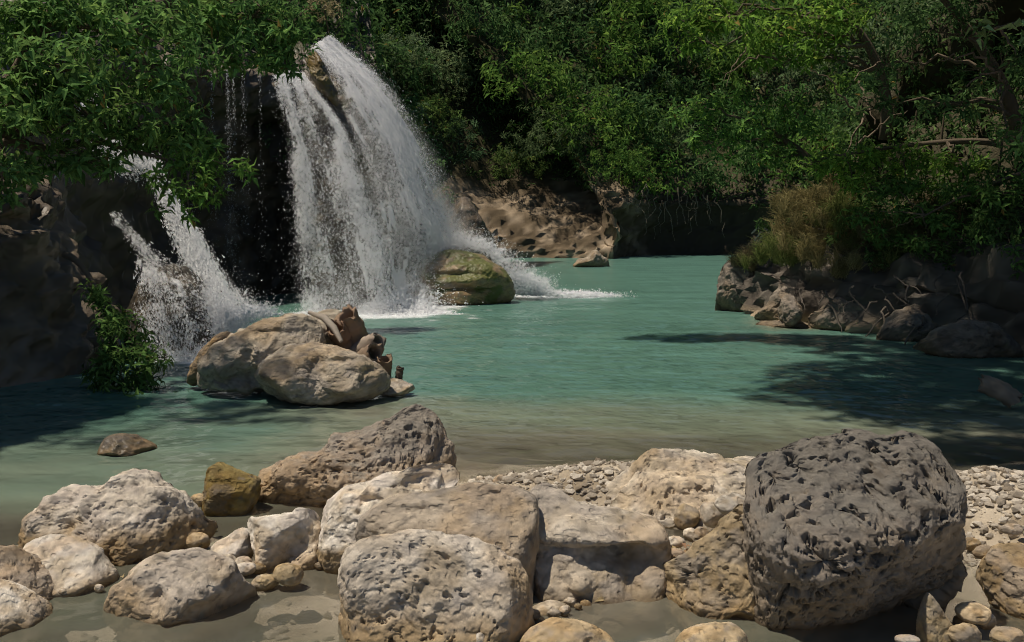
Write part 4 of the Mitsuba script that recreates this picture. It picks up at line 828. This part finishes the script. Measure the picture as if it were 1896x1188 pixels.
HS = [pb(185, 545, 15.2, 34, 40), pb(215, 600, 15.0, 50, 44), pb(230, 650, 14.9, 56, 50), pb(205, 700, 14.9, 56, 44), pb(262, 700, 14.8, 44, 34), pb(310, 738, 14.7, 40, 16), pb(275, 660, 14.8, 40, 36), pb(235, 738, 14.7, 60, 18)]
tree('bush hanging from the left cliff down to the dark water', [at(120, 470, 15.8), at(170, 520, 15.4), at(215, 640, 15.0)], 0.06, HS, k=8, L=0.17, dens=170, seed=7, gap=0.41, name='bush', cat='bush', base=(0.04, 0.085, 0.02), young=(0.09, 0.15, 0.035))

# trees on the right bank
G2 = dict(base=(0.065, 0.135, 0.022), young=(0.16, 0.25, 0.035))
R1 = [pb(1270, 40, 27.0, 70, 40), pb(1350, 30, 26.5, 80, 45), pb(1440, 60, 26.0, 90, 50), pb(1300, 75, 26.4, 60, 26), pb(1530, 30, 25.6, 90, 50), pb(1510, 100, 25.4, 70, 40), pb(1400, 110, 26.2, 50, 26)]
tree('tree with bright sunlit boughs reaching in from the top right', [(9.8, 26.5, 4.6), (9.4, 26.2, 6.5), (8.0, 26.0, 8.2)], 0.18, R1, k=9, L=0.30, dens=90, seed=11, gap=0.43, **G2)
R2 = [pb(1290, 200, 27.5, 60, 40), pb(1310, 265, 27.3, 70, 36), pb(1390, 240, 26.8, 80, 40), pb(1370, 180, 27.4, 50, 30), pb(1440, 290, 26.4, 60, 26), pb(1480, 210, 26.8, 80, 50)]
tree('low spreading tree leaning out from the tip of the right bank', [(8.3, 26.6, 3.6), (7.7, 26.8, 4.3), (6.6, 26.9, 5.0)], 0.14, R2, k=9, L=0.26, dens=85, seed=12, gap=0.44, base=(0.045, 0.105, 0.026), young=(0.12, 0.21, 0.035))
R3 = [pb(1500, 305, 23.5, 44, 22), pb(1560, 298, 23.2, 60, 22), pb(1630, 285, 22.8, 70, 24), pb(1700, 300, 22.4, 70, 26), pb(1770, 310, 22.0, 70, 26), pb(1580, 335, 23.0, 60, 22), pb(1680, 345, 22.4, 60, 24), pb(1790, 350, 21.6, 70, 30)]
tree('long level bough of bright leaves above the grassy bank', [(10.9, 22.5, 4.2), (9.6, 22.6, 4.25), (7.6, 23.0, 4.0)], 0.09, R3, k=8, L=0.24, dens=100, seed=13, gap=0.42, name='bough', cat='branch', **G2)
RH = [pb(1600, 400, 22.6, 44, 24), pb(1650, 350, 22.4, 60, 26), pb(1640, 440, 22.2, 44, 26), pb(1790, 360, 20.8, 60, 30), pb(1860, 360, 20.0, 60, 36), pb(1690, 395, 21.8, 60, 30), pb(1760, 410, 21.2, 60, 34), pb(1830, 420, 20.4, 60, 40), pb(1885, 470, 19.6, 50, 40), pb(1720, 450, 21.2, 40, 26)]
tree('low leafy boughs hanging over the dark rocks at the right', [(11.4, 20.6, 3.6), (10.2, 20.6, 3.4), (8.6, 20.9, 2.6)], 0.06, RH, k=8, L=0.20, dens=110, seed=19, gap=0.42, name='bough', cat='branch', base=(0.05, 0.11, 0.026), young=(0.12, 0.20, 0.045))
R4 = [pb(1640, 120, 22.0, 90, 70), pb(1740, 60, 21.0, 100, 70), pb(1620, 200, 22.5, 80, 50), pb(1760, 190, 21.0, 80, 60), pb(1850, 130, 20.0, 90, 80), pb(1860, 260, 19.6, 80, 50)]
tree('dim tree with sparse leaves and bare branches on the right bank', [(11.0, 22, 4.5), (10.2, 21.6, 5.8), (8.8, 21.2, 7.2)], 0.16, R4, k=7, L=0.22, dens=34, seed=14, gap=0.47, base=(0.04, 0.085, 0.028), young=(0.09, 0.15, 0.05))
R5 = [pb(1870, 250, 13.0, 40, 30), pb(1895, 280, 12.8, 40, 26), pb(1890, 225, 13.0, 30, 20)]
tree('sprig of big glossy leaves at the right edge', [at(2010, 330, 13.2), at(1950, 300, 13.0), at(1890, 260, 13.0)], 0.03, R5, k=7, L=0.20, dens=60, seed=15, gap=0.3, name='bough', cat='branch', wl=0.42, base=(0.055, 0.12, 0.035), young=(0.10, 0.19, 0.06), single=True)
R6 = [pb(1830, 60, 11.5, 44, 34), pb(1880, 50, 11.2, 40, 30), pb(1880, 100, 11.2, 24, 16)]
tree('sprig of large drooping pale green leaves in the top right corner', [at(2010, 20, 11.8), at(1930, 30, 11.5), at(1850, 50, 11.4)], 0.03, R6, k=7, L=0.24, dens=34, seed=16, gap=0.3, name='bough', cat='branch', wl=0.45, droop=0.5, base=(0.08, 0.14, 0.06), young=(0.14, 0.21, 0.10), single=True)
# tall trees of the right bank whose crowns spread above the picture and shade the bank
tree('tall tree on the right bank shading the water below it', [(12.5, 17.5, 6.0), (11.6, 17.2, 8.5), (9.8, 16.6, 11.0)], 0.26,
     [(np.array(c_), r_) for c_, r_ in [((7.0, 19.6, 9.6), (2.4, 2.4, 1.0)), ((4.2, 18.4, 9.2), (2.1, 2.0, 0.9)), ((8.0, 16.2, 9.4), (2.6, 2.4, 1.1)), ((2.8, 15.6, 8.6), (2.0, 1.9, 0.8)), ((5.0, 13.2, 8.2), (2.5, 1.9, 0.9)),
      ((7.0, 11.2, 7.8), (2.2, 1.6, 0.9)), ((2.4, 12.6, 7.4), (1.5, 1.5, 0.6)), ((10.5, 20.5, 10.5), (2.6, 2.6, 1.4)), ((5.2, 22.0, 10.2), (1.8, 1.4, 0.9)), ((2.6, 10.3, 7.4), (1.7, 0.9, 0.5)), ((1.6, 14.0, 8.6), (1.6, 1.5, 0.7)), ((4.4, 11.2, 7.8), (1.8, 1.2, 0.7)), ((4.6, 15.6, 9.4), (2.2, 1.8, 0.8)), ((5.8, 17.8, 9.6), (2.0, 1.8, 0.8)), ((0.4, 20.6, 9.9), (1.7, 0.9, 0.7)), ((2.6, 20.2, 9.6), (1.6, 1.2, 0.8)), ((5.4, 9.6, 7.6), (1.6, 0.8, 0.6))]],
     k=9, L=0.34, dens=330, seed=17, gap=0.30, simple=True, **G2)

# dry grass tussocks of the right bank
def tussock(label, c, rad, n, H, seed, cols, group=None, name='grass_tussock'):
    rng = np.random.default_rng(seed)
    tuft = rng.normal(0, 0.6, (26, 3)) * np.asarray(rad)
    B = np.asarray(c) + tuft[rng.integers(0, 26, n)] + rng.normal(0, 0.05, (n, 3))
    a = rng.uniform(0, 6.28, n); lean = np.abs(rng.normal(0.55, 0.4, n))
    out = np.stack([np.cos(a), np.sin(a) - 0.55, 0 * a], 1)
    D = nz(out * lean[:, None] + np.array([0, 0, 1.0])); h = H * rng.uniform(0.45, 1.15, n)
    m = B + D * (0.55 * h)[:, None]
    tip = m + nz(D * 0.5 + out * 0.75 - np.array([0, 0, 0.25])) * (0.5 * h)[:, None]
    S = nz(np.cross(D, np.array([0.2, 1, 0.1]))) * rng.uniform(0.004, 0.009, (n, 1))
    V = np.stack([B - S, B + S, m - S * 0.8, m + S * 0.8, tip], 1)
    f = np.array([[0, 1, 3], [0, 3, 2], [2, 3, 4]])
    t = rng.random(n)
    C = mixc(cols[0], cols[1], t) * rng.uniform(0.7, 1.3, (n, 1))
    k = put(name, (V.reshape(-1, 3), (f[None] + 5 * np.arange(n)[:, None, None]).reshape(-1, 3)), 'straw_matter', None, False, np.repeat(C, 5, 0))
    tag(k, label, 'grass', group)
DRY = ((0.20, 0.18, 0.075), (0.34, 0.29, 0.15)); GRN = ((0.12, 0.165, 0.05), (0.23, 0.25, 0.09)); OLD = ((0.16, 0.135, 0.08), (0.28, 0.23, 0.13))
for i, (px, py, D, w, hh, H, cols, lab) in enumerate([
        (1470, 400, 25.0, 34, 40, 0.55, DRY, 'tall straw coloured grass tussock at the left end of the bank'), (1440, 455, 25.0, 36, 26, 0.5, GRN, 'greenish grass tussock hanging over the rounded tip rock'),
        (1500, 450, 24.4, 44, 30, 0.55, DRY, 'straw grass tussock low on the bank beside the pale roots'), (1550, 400, 24.4, 40, 40, 0.5, GRN, 'greenish grass tussock in the middle of the bank'),
        (1600, 440, 23.8, 40, 36, 0.55, OLD, 'brown dead grass tussock in the middle of the bank'), (1575, 480, 23.5, 36, 20, 0.45, DRY, 'low straw grass tussock above the dark block of rock'),
        (1660, 430, 23.0, 44, 36, 0.5, GRN, 'greenish grass tussock toward the shaded right part of the bank'), (1730, 400, 22.6, 44, 50, 0.5, OLD, 'dim brown grass hanging in the shade right of the tussocks'),
        (1385, 465, 27.0, 20, 12, 0.4, OLD, 'small brown grass tuft on top of the tip rock'), (1520, 360, 25.2, 40, 24, 0.45, DRY, 'straw grass tussock under the level bough')]):
    s = D / F
    tussock(lab, at(px, py + 18, D), (w * s, 0.7, hh * s), 2000, 1.0 * H, 60 + i, cols)

for i, (px, py, D, r, ry, lab) in enumerate([(1545, 440, 23.8, 26, 26, 'small leafy shrub growing among the straw grass of the bank'), (1690, 400, 22.5, 50, 36, 'leafy shrub with pale leaf tips right of the grass tussocks'), (1640, 470, 22.8, 40, 24, 'low leafy shrub at the foot of the grass above the dark rock'),
        (1420, 415, 26.4, 26, 20, 'small leafy shrub at the outer end of the grassy bank'), (1610, 375, 24.0, 50, 26, 'leafy shrub just under the level bough'), (1770, 470, 21.5, 60, 40, 'dark leafy shrub in the shade at the right of the bank'), (1850, 420, 20.0, 60, 60, 'dark leafy shrub by the right edge above the shaded rocks'), (1500, 395, 24.8, 24, 22, 'little bright shrub behind the tall straw tussock')]):
    c, rad = pb(px, py, D, r, ry)
    tree(lab, [c + [0, 0.6, -0.8], c], 0.03, [(c, rad)], k=7, L=0.17, dens=75, seed=1500 + i, name='shrub', cat='shrub', simple=True, gap=0.40, base=(0.05, 0.095, 0.03), young=(0.11, 0.16, 0.05))
# shrubs on the right bank and behind the grass
def on_land(which, n, seed, zmin, zmax, box=(-60, -80, 1960, 700), cond=None):
    v, f = LAND[which]; m = trimesh.Trimesh(v, f, process=False)
    P, fi = trimesh.sample.sample_surface(m, 40000, seed=seed)
    q, w = pix(P)
    ok = (w > 1) & (q[:, 0] > box[0]) & (q[:, 0] < box[2]) & (q[:, 1] > box[1]) & (q[:, 1] < box[3]) & (P[:, 2] > zmin) & (P[:, 2] < zmax)
    if cond is not None: ok &= cond(P, q)
    P = P[ok]; keep = []
    for p_ in P:                                    # spaced out
        if all(np.linalg.norm(p_ - k_) > 0.045 * p_[1] for k_ in keep):
            keep.append(p_)
            if len(keep) >= n: break
    return np.array(keep)

KIND = [('dense dark green shrub', dict(base=(0.040, 0.085, 0.028), young=(0.085, 0.14, 0.045))), ('greyish shrub', dict(base=(0.07, 0.105, 0.05), young=(0.125, 0.165, 0.08))),
        ('yellow green shrub', dict(base=(0.06, 0.12, 0.024), young=(0.14, 0.21, 0.04)))]
def where(q):
    row = 'at the top of the far slope' if q[1] < 60 else 'high on the far slope' if q[1] < 170 else 'halfway up the far slope' if q[1] < 280 else 'low on the far slope'
    col = 'beside the waterfall' if q[0] < 870 else 'above the dark gully' if q[0] < 1020 else 'above the earth bank' if q[0] < 1160 else 'above the dark hollow' if q[0] < 1400 else 'behind the right bank'
    return row + ' ' + col
def where2(q):
    return ('at the top of' if q[1] < 90 else 'in the middle of' if q[1] < 230 else 'low on') + ' the right slope, ' + ('behind the sunlit boughs' if q[0] < 1600 else 'among the bare branches' if q[0] < 1790 else 'near the right edge')
rng0 = np.random.default_rng(77)
for i, p_ in enumerate(on_land('far', 170, 71, 4.0, 22, cond=lambda P, q: (q[:, 0] > 560) & (((q[:, 0] < 840) | (q[:, 0] > 1170) | (P[:, 2] > 6.0)) & ~((P[:, 1] > 50) & (P[:, 0] < 1.5) & (P[:, 2] < 9.5))))):
    r = 0.034 * p_[1] * rng0.uniform(0.8, 1.5); kd = rng0.choice(3, p=[0.5, 0.3, 0.2])
    lab = KIND[kd][0] + ' ' + where(pix(p_)[0])
    tree(lab, [p_ - [0, 0, 0.4], p_ + [0, -0.2 * r, 0.8 * r]], 0.06, [(p_ + np.array([0, -0.35 * r, 0.55 * r]), (r * 1.1, r * 0.9, r * rng0.uniform(0.7, 1.1)))],
         k=7, L=0.0072 * p_[1], dens=62 * (0.0072 * p_[1] / 0.2) ** 2 / (p_[1] / 33) ** 2, seed=700 + i, name='shrub', cat='shrub', simple=True, limbs=False, gap=0.42, group=lab.replace('shrub', 'shrubs', 1), **KIND[kd][1])
for i, p_ in enumerate(on_land('right', 110, 72, 2.3, 17, cond=lambda P, q: (q[:, 0] > 1380) & (q[:, 1] < 420))):
    r = 0.034 * p_[1] * rng0.uniform(0.8, 1.4)
    lab = 'dim leafy shrub ' + where2(pix(p_)[0])
    tree(lab, [p_ - [0, 0, 0.3], p_ + [0, -0.2 * r, 0.8 * r]], 0.05, [(p_ + np.array([0, -0.2 * r, 0.5 * r]), (r, r * 0.9, r * 0.9))],
         k=7, L=0.0085 * p_[1], dens=46, seed=900 + i, name='shrub', cat='shrub', simple=True, limbs=False, gap=0.45, group=lab.replace('shrub', 'shrubs', 1), base=(0.035, 0.075, 0.025), young=(0.085, 0.135, 0.04))
for i, p_ in enumerate(on_land('left', 40, 73, 8.2, 20, box=(-100, -120, 640, 300))):
    r = 0.05 * p_[1] * rng0.uniform(0.8, 1.4)
    tree('dark shrub on top of the left cliff behind the trees', [p_ - [0, 0, 0.3], p_ + [0, -0.2 * r, 0.8 * r]], 0.05, [(p_ + np.array([0, -0.2 * r, 0.5 * r]), (r, r * 0.9, r))],
         k=7, L=0.009 * p_[1], dens=40, seed=1000 + i, name='shrub', cat='shrub', simple=True, limbs=False, gap=0.43, group='shrubs on the left cliff top', base=(0.035, 0.08, 0.025), young=(0.08, 0.14, 0.035))
def depth_at(which, px, py):
    q, w = pix(LAND[which][0]); k = (np.abs(q[:, 0] - px) < 25) & (np.abs(q[:, 1] - py) < 25) & (w > 1)
    return float(LAND[which][0][k, 1].min()) if k.any() else 60.0
# shrubs one can pick out behind the waterfall
for (px, py, D, r, ry, L, lab, col) in [
        (740, 110, 36, 80, 50, 0.24, 'pale grey green shrub just right of the top of the waterfall', dict(base=(0.09, 0.135, 0.075), young=(0.15, 0.19, 0.10))),
        (790, 150, 37, 80, 60, 0.22, 'pale sunlit shrub with drooping leaves high right of the waterfall', dict(base=(0.09, 0.13, 0.065), young=(0.16, 0.19, 0.09))),
        (700, 90, 35, 50, 24, 0.22, 'small leafy shrub at the lip of the waterfall', dict(base=(0.07, 0.11, 0.05), young=(0.13, 0.16, 0.08))),
        (600, 15, 34, 40, 24, 0.2, 'dry yellowish shrub above the lip of the waterfall', dict(base=(0.16, 0.14, 0.08), young=(0.24, 0.20, 0.12))),
        (800, 220, 38, 60, 50, 0.24, 'bushy green shrub midway beside the waterfall', dict(base=(0.06, 0.11, 0.03), young=(0.13, 0.18, 0.05))),
        (845, 240, 39, 44, 30, 0.42, 'shrub with long feathery leaves beside the waterfall', dict(base=(0.06, 0.11, 0.055), young=(0.11, 0.16, 0.08))),
        (870, 285, 40, 30, 24, 0.42, 'lower shrub with long feathery leaves beside the waterfall', dict(base=(0.05, 0.10, 0.05), young=(0.10, 0.15, 0.08))),
        (1190, 230, 50, 80, 56, 0.28, 'rounded bright green shrub over the far bank', dict(base=(0.05, 0.105, 0.022), young=(0.115, 0.18, 0.035))),
        (1150, 300, 50, 70, 44, 0.28, 'mid green shrub hanging over the dark hollow of the far bank', dict(base=(0.05, 0.105, 0.022), young=(0.12, 0.18, 0.035))),
        (1240, 165, 48, 36, 24, 0.26, 'small bright shrub left of the low spreading tree', dict(base=(0.06, 0.12, 0.025), young=(0.13, 0.19, 0.04))),
        (1010, 250, 54, 80, 60, 0.30, 'greyish shrub in the middle of the far slope', dict(base=(0.06, 0.09, 0.04), young=(0.11, 0.14, 0.06))),
        (960, 300, 55, 60, 40, 0.30, 'green shrub above the earth bank', dict(base=(0.05, 0.09, 0.025), young=(0.12, 0.15, 0.04)))]:
    if D > 34.5: D = depth_at('far', px, py + 0.6 * ry) - 0.35 * r * D / F
    c, rad = pb(px, py, D, r, ry)
    tree(lab, [c + [0, 1.5, -1.2], c], 0.05, [(c, rad)], k=8, L=L * 0.8, dens=60, seed=int(px + py), name='shrub', cat='shrub', simple=True, gap=0.42, wl=0.2 if 'feathery' in lab else 0.32, **col)

# leafy ground cover on the slopes
def cover(name, label, which, n, seed, zmin, L, cols, cond=None):
    rng = np.random.default_rng(seed)
    v, f = LAND[which]; m = trimesh.Trimesh(v, f, process=False)
    P, fi = trimesh.sample.sample_surface(m, n * 6, seed=seed)
    nn = m.face_normals[fi]; q, w = pix(P)
    ok = (w > 1) & (q[:, 0] > -60) & (q[:, 0] < 1960) & (q[:, 1] > -80) & (P[:, 2] > zmin + 1.5 * (fbm(P * 0.5, 3, seed) - 0.5)) & (fbm(P * 0.55, 3, seed + 1) > 0.36)
    if cond is not None: ok &= cond(P, q)
    P, nn = P[ok][:n], nn[ok][:n]
    sc = L * P[:, 1]
    V, f, C = rosettes(P + nn * (sc * rng.uniform(0.2, 1.6, len(P)))[:, None], nn + np.array([0, -0.3, 0.7]) + rng.normal(0, 0.4, P.shape), 5, 1.0, rng, simple=True, base=cols[0], young=cols[1])
    c0 = np.repeat(P, 20, 0); V = c0 + (V - c0) * np.repeat(sc, 20)[:, None]
    k = put(name, (V, f), 'leaf_matter', None, False, C); tag(k, label, kind='stuff')
cover('undergrowth', 'leafy undergrowth on the far hillside', 'far', 27000, 81, 3.8, 0.0056, ((0.045, 0.085, 0.028), (0.10, 0.15, 0.05)), lambda P, q: (q[:, 0] < 860) | (q[:, 0] > 1170) | (P[:, 2] > 4.8 + 2 * (fbm(P * 0.8, 2, 9) - 0.5)))
cover('undergrowth', 'leafy undergrowth on the slope of the right bank', 'right', 13000, 82, 2.4, 0.0085, ((0.045, 0.085, 0.028), (0.10, 0.15, 0.045)))
cover('undergrowth', 'leafy undergrowth on the left cliff top', 'left', 6000, 83, 7.6, 0.008, ((0.045, 0.09, 0.026), (0.10, 0.16, 0.04)))

# ------------------------------------------------------------------ dead wood, roots and litter
def hollow_log(label, a, b, r, seed, col=(0.22, 0.17, 0.12), hollow=0.72):
    rng = np.random.default_rng(seed)
    n, m = 14, 22
    p = bend(a, b, 0.03, n, rng, 0.01 * r)
    vo, _ = tube(p, r * (1 + 0.10 * rng.normal(size=n).clip(-1, 1)), m)
    vi, _ = tube(p, r * hollow * np.ones(n), m)
    vo, vi = vo[:n * m], vi[:n * m]
    th = np.tile(np.arange(m) * 2 * np.pi / m, n)
    vo = vo + (vo - np.repeat(p, m, 0)) * (0.20 * (fbm(np.stack([np.cos(th) * 2.5, np.sin(th) * 2.5, np.repeat(np.arange(n), m) * 0.12 + seed], 1), 3, seed) - 0.5) * 2)[:, None]
    jag = nz(np.asarray(b, float) - a) * r * 0.6
    for k_ in (0, n - 1):
        vo[k_ * m:(k_ + 1) * m] += rng.normal(0, 0.5, (m, 1)).clip(-0.8, 0.8) * jag
        vi[k_ * m:(k_ + 1) * m] = vo[k_ * m:(k_ + 1) * m] * 0.3 + vi[k_ * m:(k_ + 1) * m] * 0.7
    v = np.vstack([vo, vi]); N = n * m
    j = np.arange(m); k = (j + 1) % m; i = np.arange(n - 1)[:, None] * m
    q = np.stack([i + j, i + k, i + m + k, i + m + j], -1).reshape(-1, 4)
    f = np.vstack([q[:, [0, 2, 1]], q[:, [0, 3, 2]], N + q[:, [0, 1, 2]], N + q[:, [0, 2, 3]],
                   np.stack([j, k, N + k], 1), np.stack([j, N + k, N + j], 1), (n - 1) * m + np.stack([k, j, N + j], 1), (n - 1) * m + np.stack([k, N + j, N + k], 1)])
    c = np.asarray(col) * (0.6 + 0.8 * fbm(v * 9, 3, seed))[:, None]
    key = put('log', (v, f), 'bark_matter', None, True, c); tag(key, label, 'log')
hollow_log('thick hollow log standing broken at the top of the rock island', at(668, 640, 15.2), at(640, 582, 14.95), 0.17, 401, (0.27, 0.19, 0.13))
hollow_log('second hollow log lying against the topmost boulder of the island', at(640, 640, 15.1), at(622, 606, 14.8), 0.15, 402, (0.24, 0.16, 0.11))
hollow_log('hollow log end facing out at the right of the island', at(662, 655, 15.0), at(700, 634, 14.75), 0.15, 403, (0.30, 0.25, 0.20))
hollow_log('short hollow log below the one facing out at the right of the island', at(668, 672, 14.8), at(694, 652, 14.5), 0.13, 404, (0.24, 0.18, 0.13))
hollow_log('lowest broken log standing at the right foot of the island', at(712, 700, 14.6), at(712, 664, 14.5), 0.11, 405, (0.22, 0.16, 0.11))
hollow_log('small dark stub of wood sticking out of the water right of the island', at(738, 706, 14.5), at(741, 680, 14.5), 0.055, 406, (0.10, 0.08, 0.06))
hollow_log('bleached log lying at the waterline in the shade at the right edge', at(1880, 742, 13.2), at(1815, 708, 13.4), 0.12, 407, (0.24, 0.20, 0.15))

def sticks(name, label, cat, pts, r, col, seed, group=None, parent=None):
    b = Bag(); v, f = tube(pts, r, 6); b.add(v, f, np.asarray(col) * (0.7 + 0.6 * fbm(v * 11, 2, seed))[:, None])
    k = b.put(name, 'bark_matter', parent)
    if parent is None: tag(k, label, cat, group)
    return k
rngw = np.random.default_rng(88)
sticks('dead_branch', 'grey bent branch lying over the top of the rock island', 'branch', np.array([at(572, 578, 14.75), at(600, 588, 14.6), at(618, 606, 14.5), at(632, 632, 14.35)]), np.array([0.03, 0.06, 0.055, 0.03]), (0.34, 0.30, 0.25), 1)
for i, pp in enumerate([[(1392, 432, 27.2), (1404, 421, 27.0), (1418, 423, 26.9), (1424, 432, 26.8)], [(1398, 446, 27.2), (1408, 430, 27.0), (1414, 428, 27.0)], [(1402, 450, 27.0), (1412, 436, 26.9), (1417, 446, 26.9)]]):
    sticks('dead_branch', 'bleached curved branch arching over the tip of the right bank', 'branch', np.array([at(*q) for q in pp]), 0.03, (0.5, 0.47, 0.42), 5 + i, 'bleached branches at the tip of the right bank')
for i in range(20):
    px, D = rngw.uniform(1440, 1890), 0
    py = rngw.uniform(500, 590); D = depth_at('right', px, py) - 0.12
    a = at(px, py, D); L_ = rngw.uniform(0.5, 1.3); s_ = rngw.choice([-1, 1])
    q = [a]
    for k_ in range(5):
        q.append(q[-1] + np.array([s_ * rngw.uniform(-0.05, 0.22), rngw.uniform(-0.16, 0.0), rngw.uniform(-0.22, -0.02)]) * L_)
    sticks('root', 'pale root hanging down the rocks of the right bank', 'root', CubicSpline(np.arange(6), np.array(q))(np.linspace(0, 5, 16)), np.linspace(0.026, 0.010, 16), (0.13, 0.112, 0.095), 20 + i, 'roots on the right bank')
for i, (x0, y0, x1, y1, D, sg) in enumerate([(1395, 90, 1345, 160, 26.0, 0.3), (1440, 110, 1340, 150, 25.8, 0.3), (1580, 200, 1500, 130, 24.5, 0.1), (1590, 150, 1620, 230, 24.0, 0.0), (1600, 210, 1560, 330, 24.0, 0.1), (1660, 130, 1560, 180, 23.5, 0.4), (1840, 130, 1740, 110, 19.5, 0.2), (1860, 150, 1790, 160, 19.5, 0.2), (1590, 265, 1680, 205, 23.8, 0.1)]):
    sticks('dead_branch', 'bare brown twig hanging among the leaves of the right bank', 'branch', bend(at(x0, y0, D), at(x1, y1, D - 0.6), sg, 10, rngw, 0.04), np.linspace(0.03, 0.010, 10), (0.20, 0.155, 0.115), 70 + i, 'bare twigs on the right bank')
# leaf litter by the near rocks
lp = []
for cx, cy, D, n_, s_ in [(1250, 1012, 7.3, 16, 26), (1262, 1022, 7.2, 12, 20), (190, 1080, 6.9, 3, 60), (1090, 1132, 6.5, 2, 30)]:
    for _ in range(n_): lp.append(at(cx + rngw.normal(0, s_), cy + rngw.normal(0, 5), D + rngw.normal(0, 0.05)))
lp = np.array(lp); lp[:, 2] = np.maximum(lp[:, 2], 0.02)
V, f, q_ = leaves(lp, np.column_stack([rngw.normal(size=(len(lp), 2)), 0.1 * rngw.normal(size=len(lp))]), np.tile([0, 0, 1.0], (len(lp), 1)) + 0.3 * rngw.normal(size=(len(lp), 3)), 0.085, 0.035)
tag(put('leaf_litter', (V, f), 'straw_matter', None, False, np.repeat(mixc((0.34, 0.20, 0.13), (0.45, 0.36, 0.20), rngw.random(len(lp))), q_, 0)), 'dry fallen leaves caught between the near boulders', kind='stuff')

for i in range(16):
    px = rngw.uniform(1165, 1345); D = depth_at('far', px, 400) - 1.2
    a = at(px, rngw.uniform(340, 375), D); b = a + np.array([rngw.uniform(-0.8, 0.8), rngw.uniform(-0.6, 0.2), -rngw.uniform(1.2, 2.8)])
    sticks('hanging_root', 'thin root hanging in front of the dark hollow of the far bank', 'root', bend(a, b, 0.1, 8, rngw, 0.12), np.linspace(0.035, 0.012, 8), (0.20, 0.17, 0.13), 200 + i, 'roots hanging over the dark hollow')

print('triangles', TRIS[0])
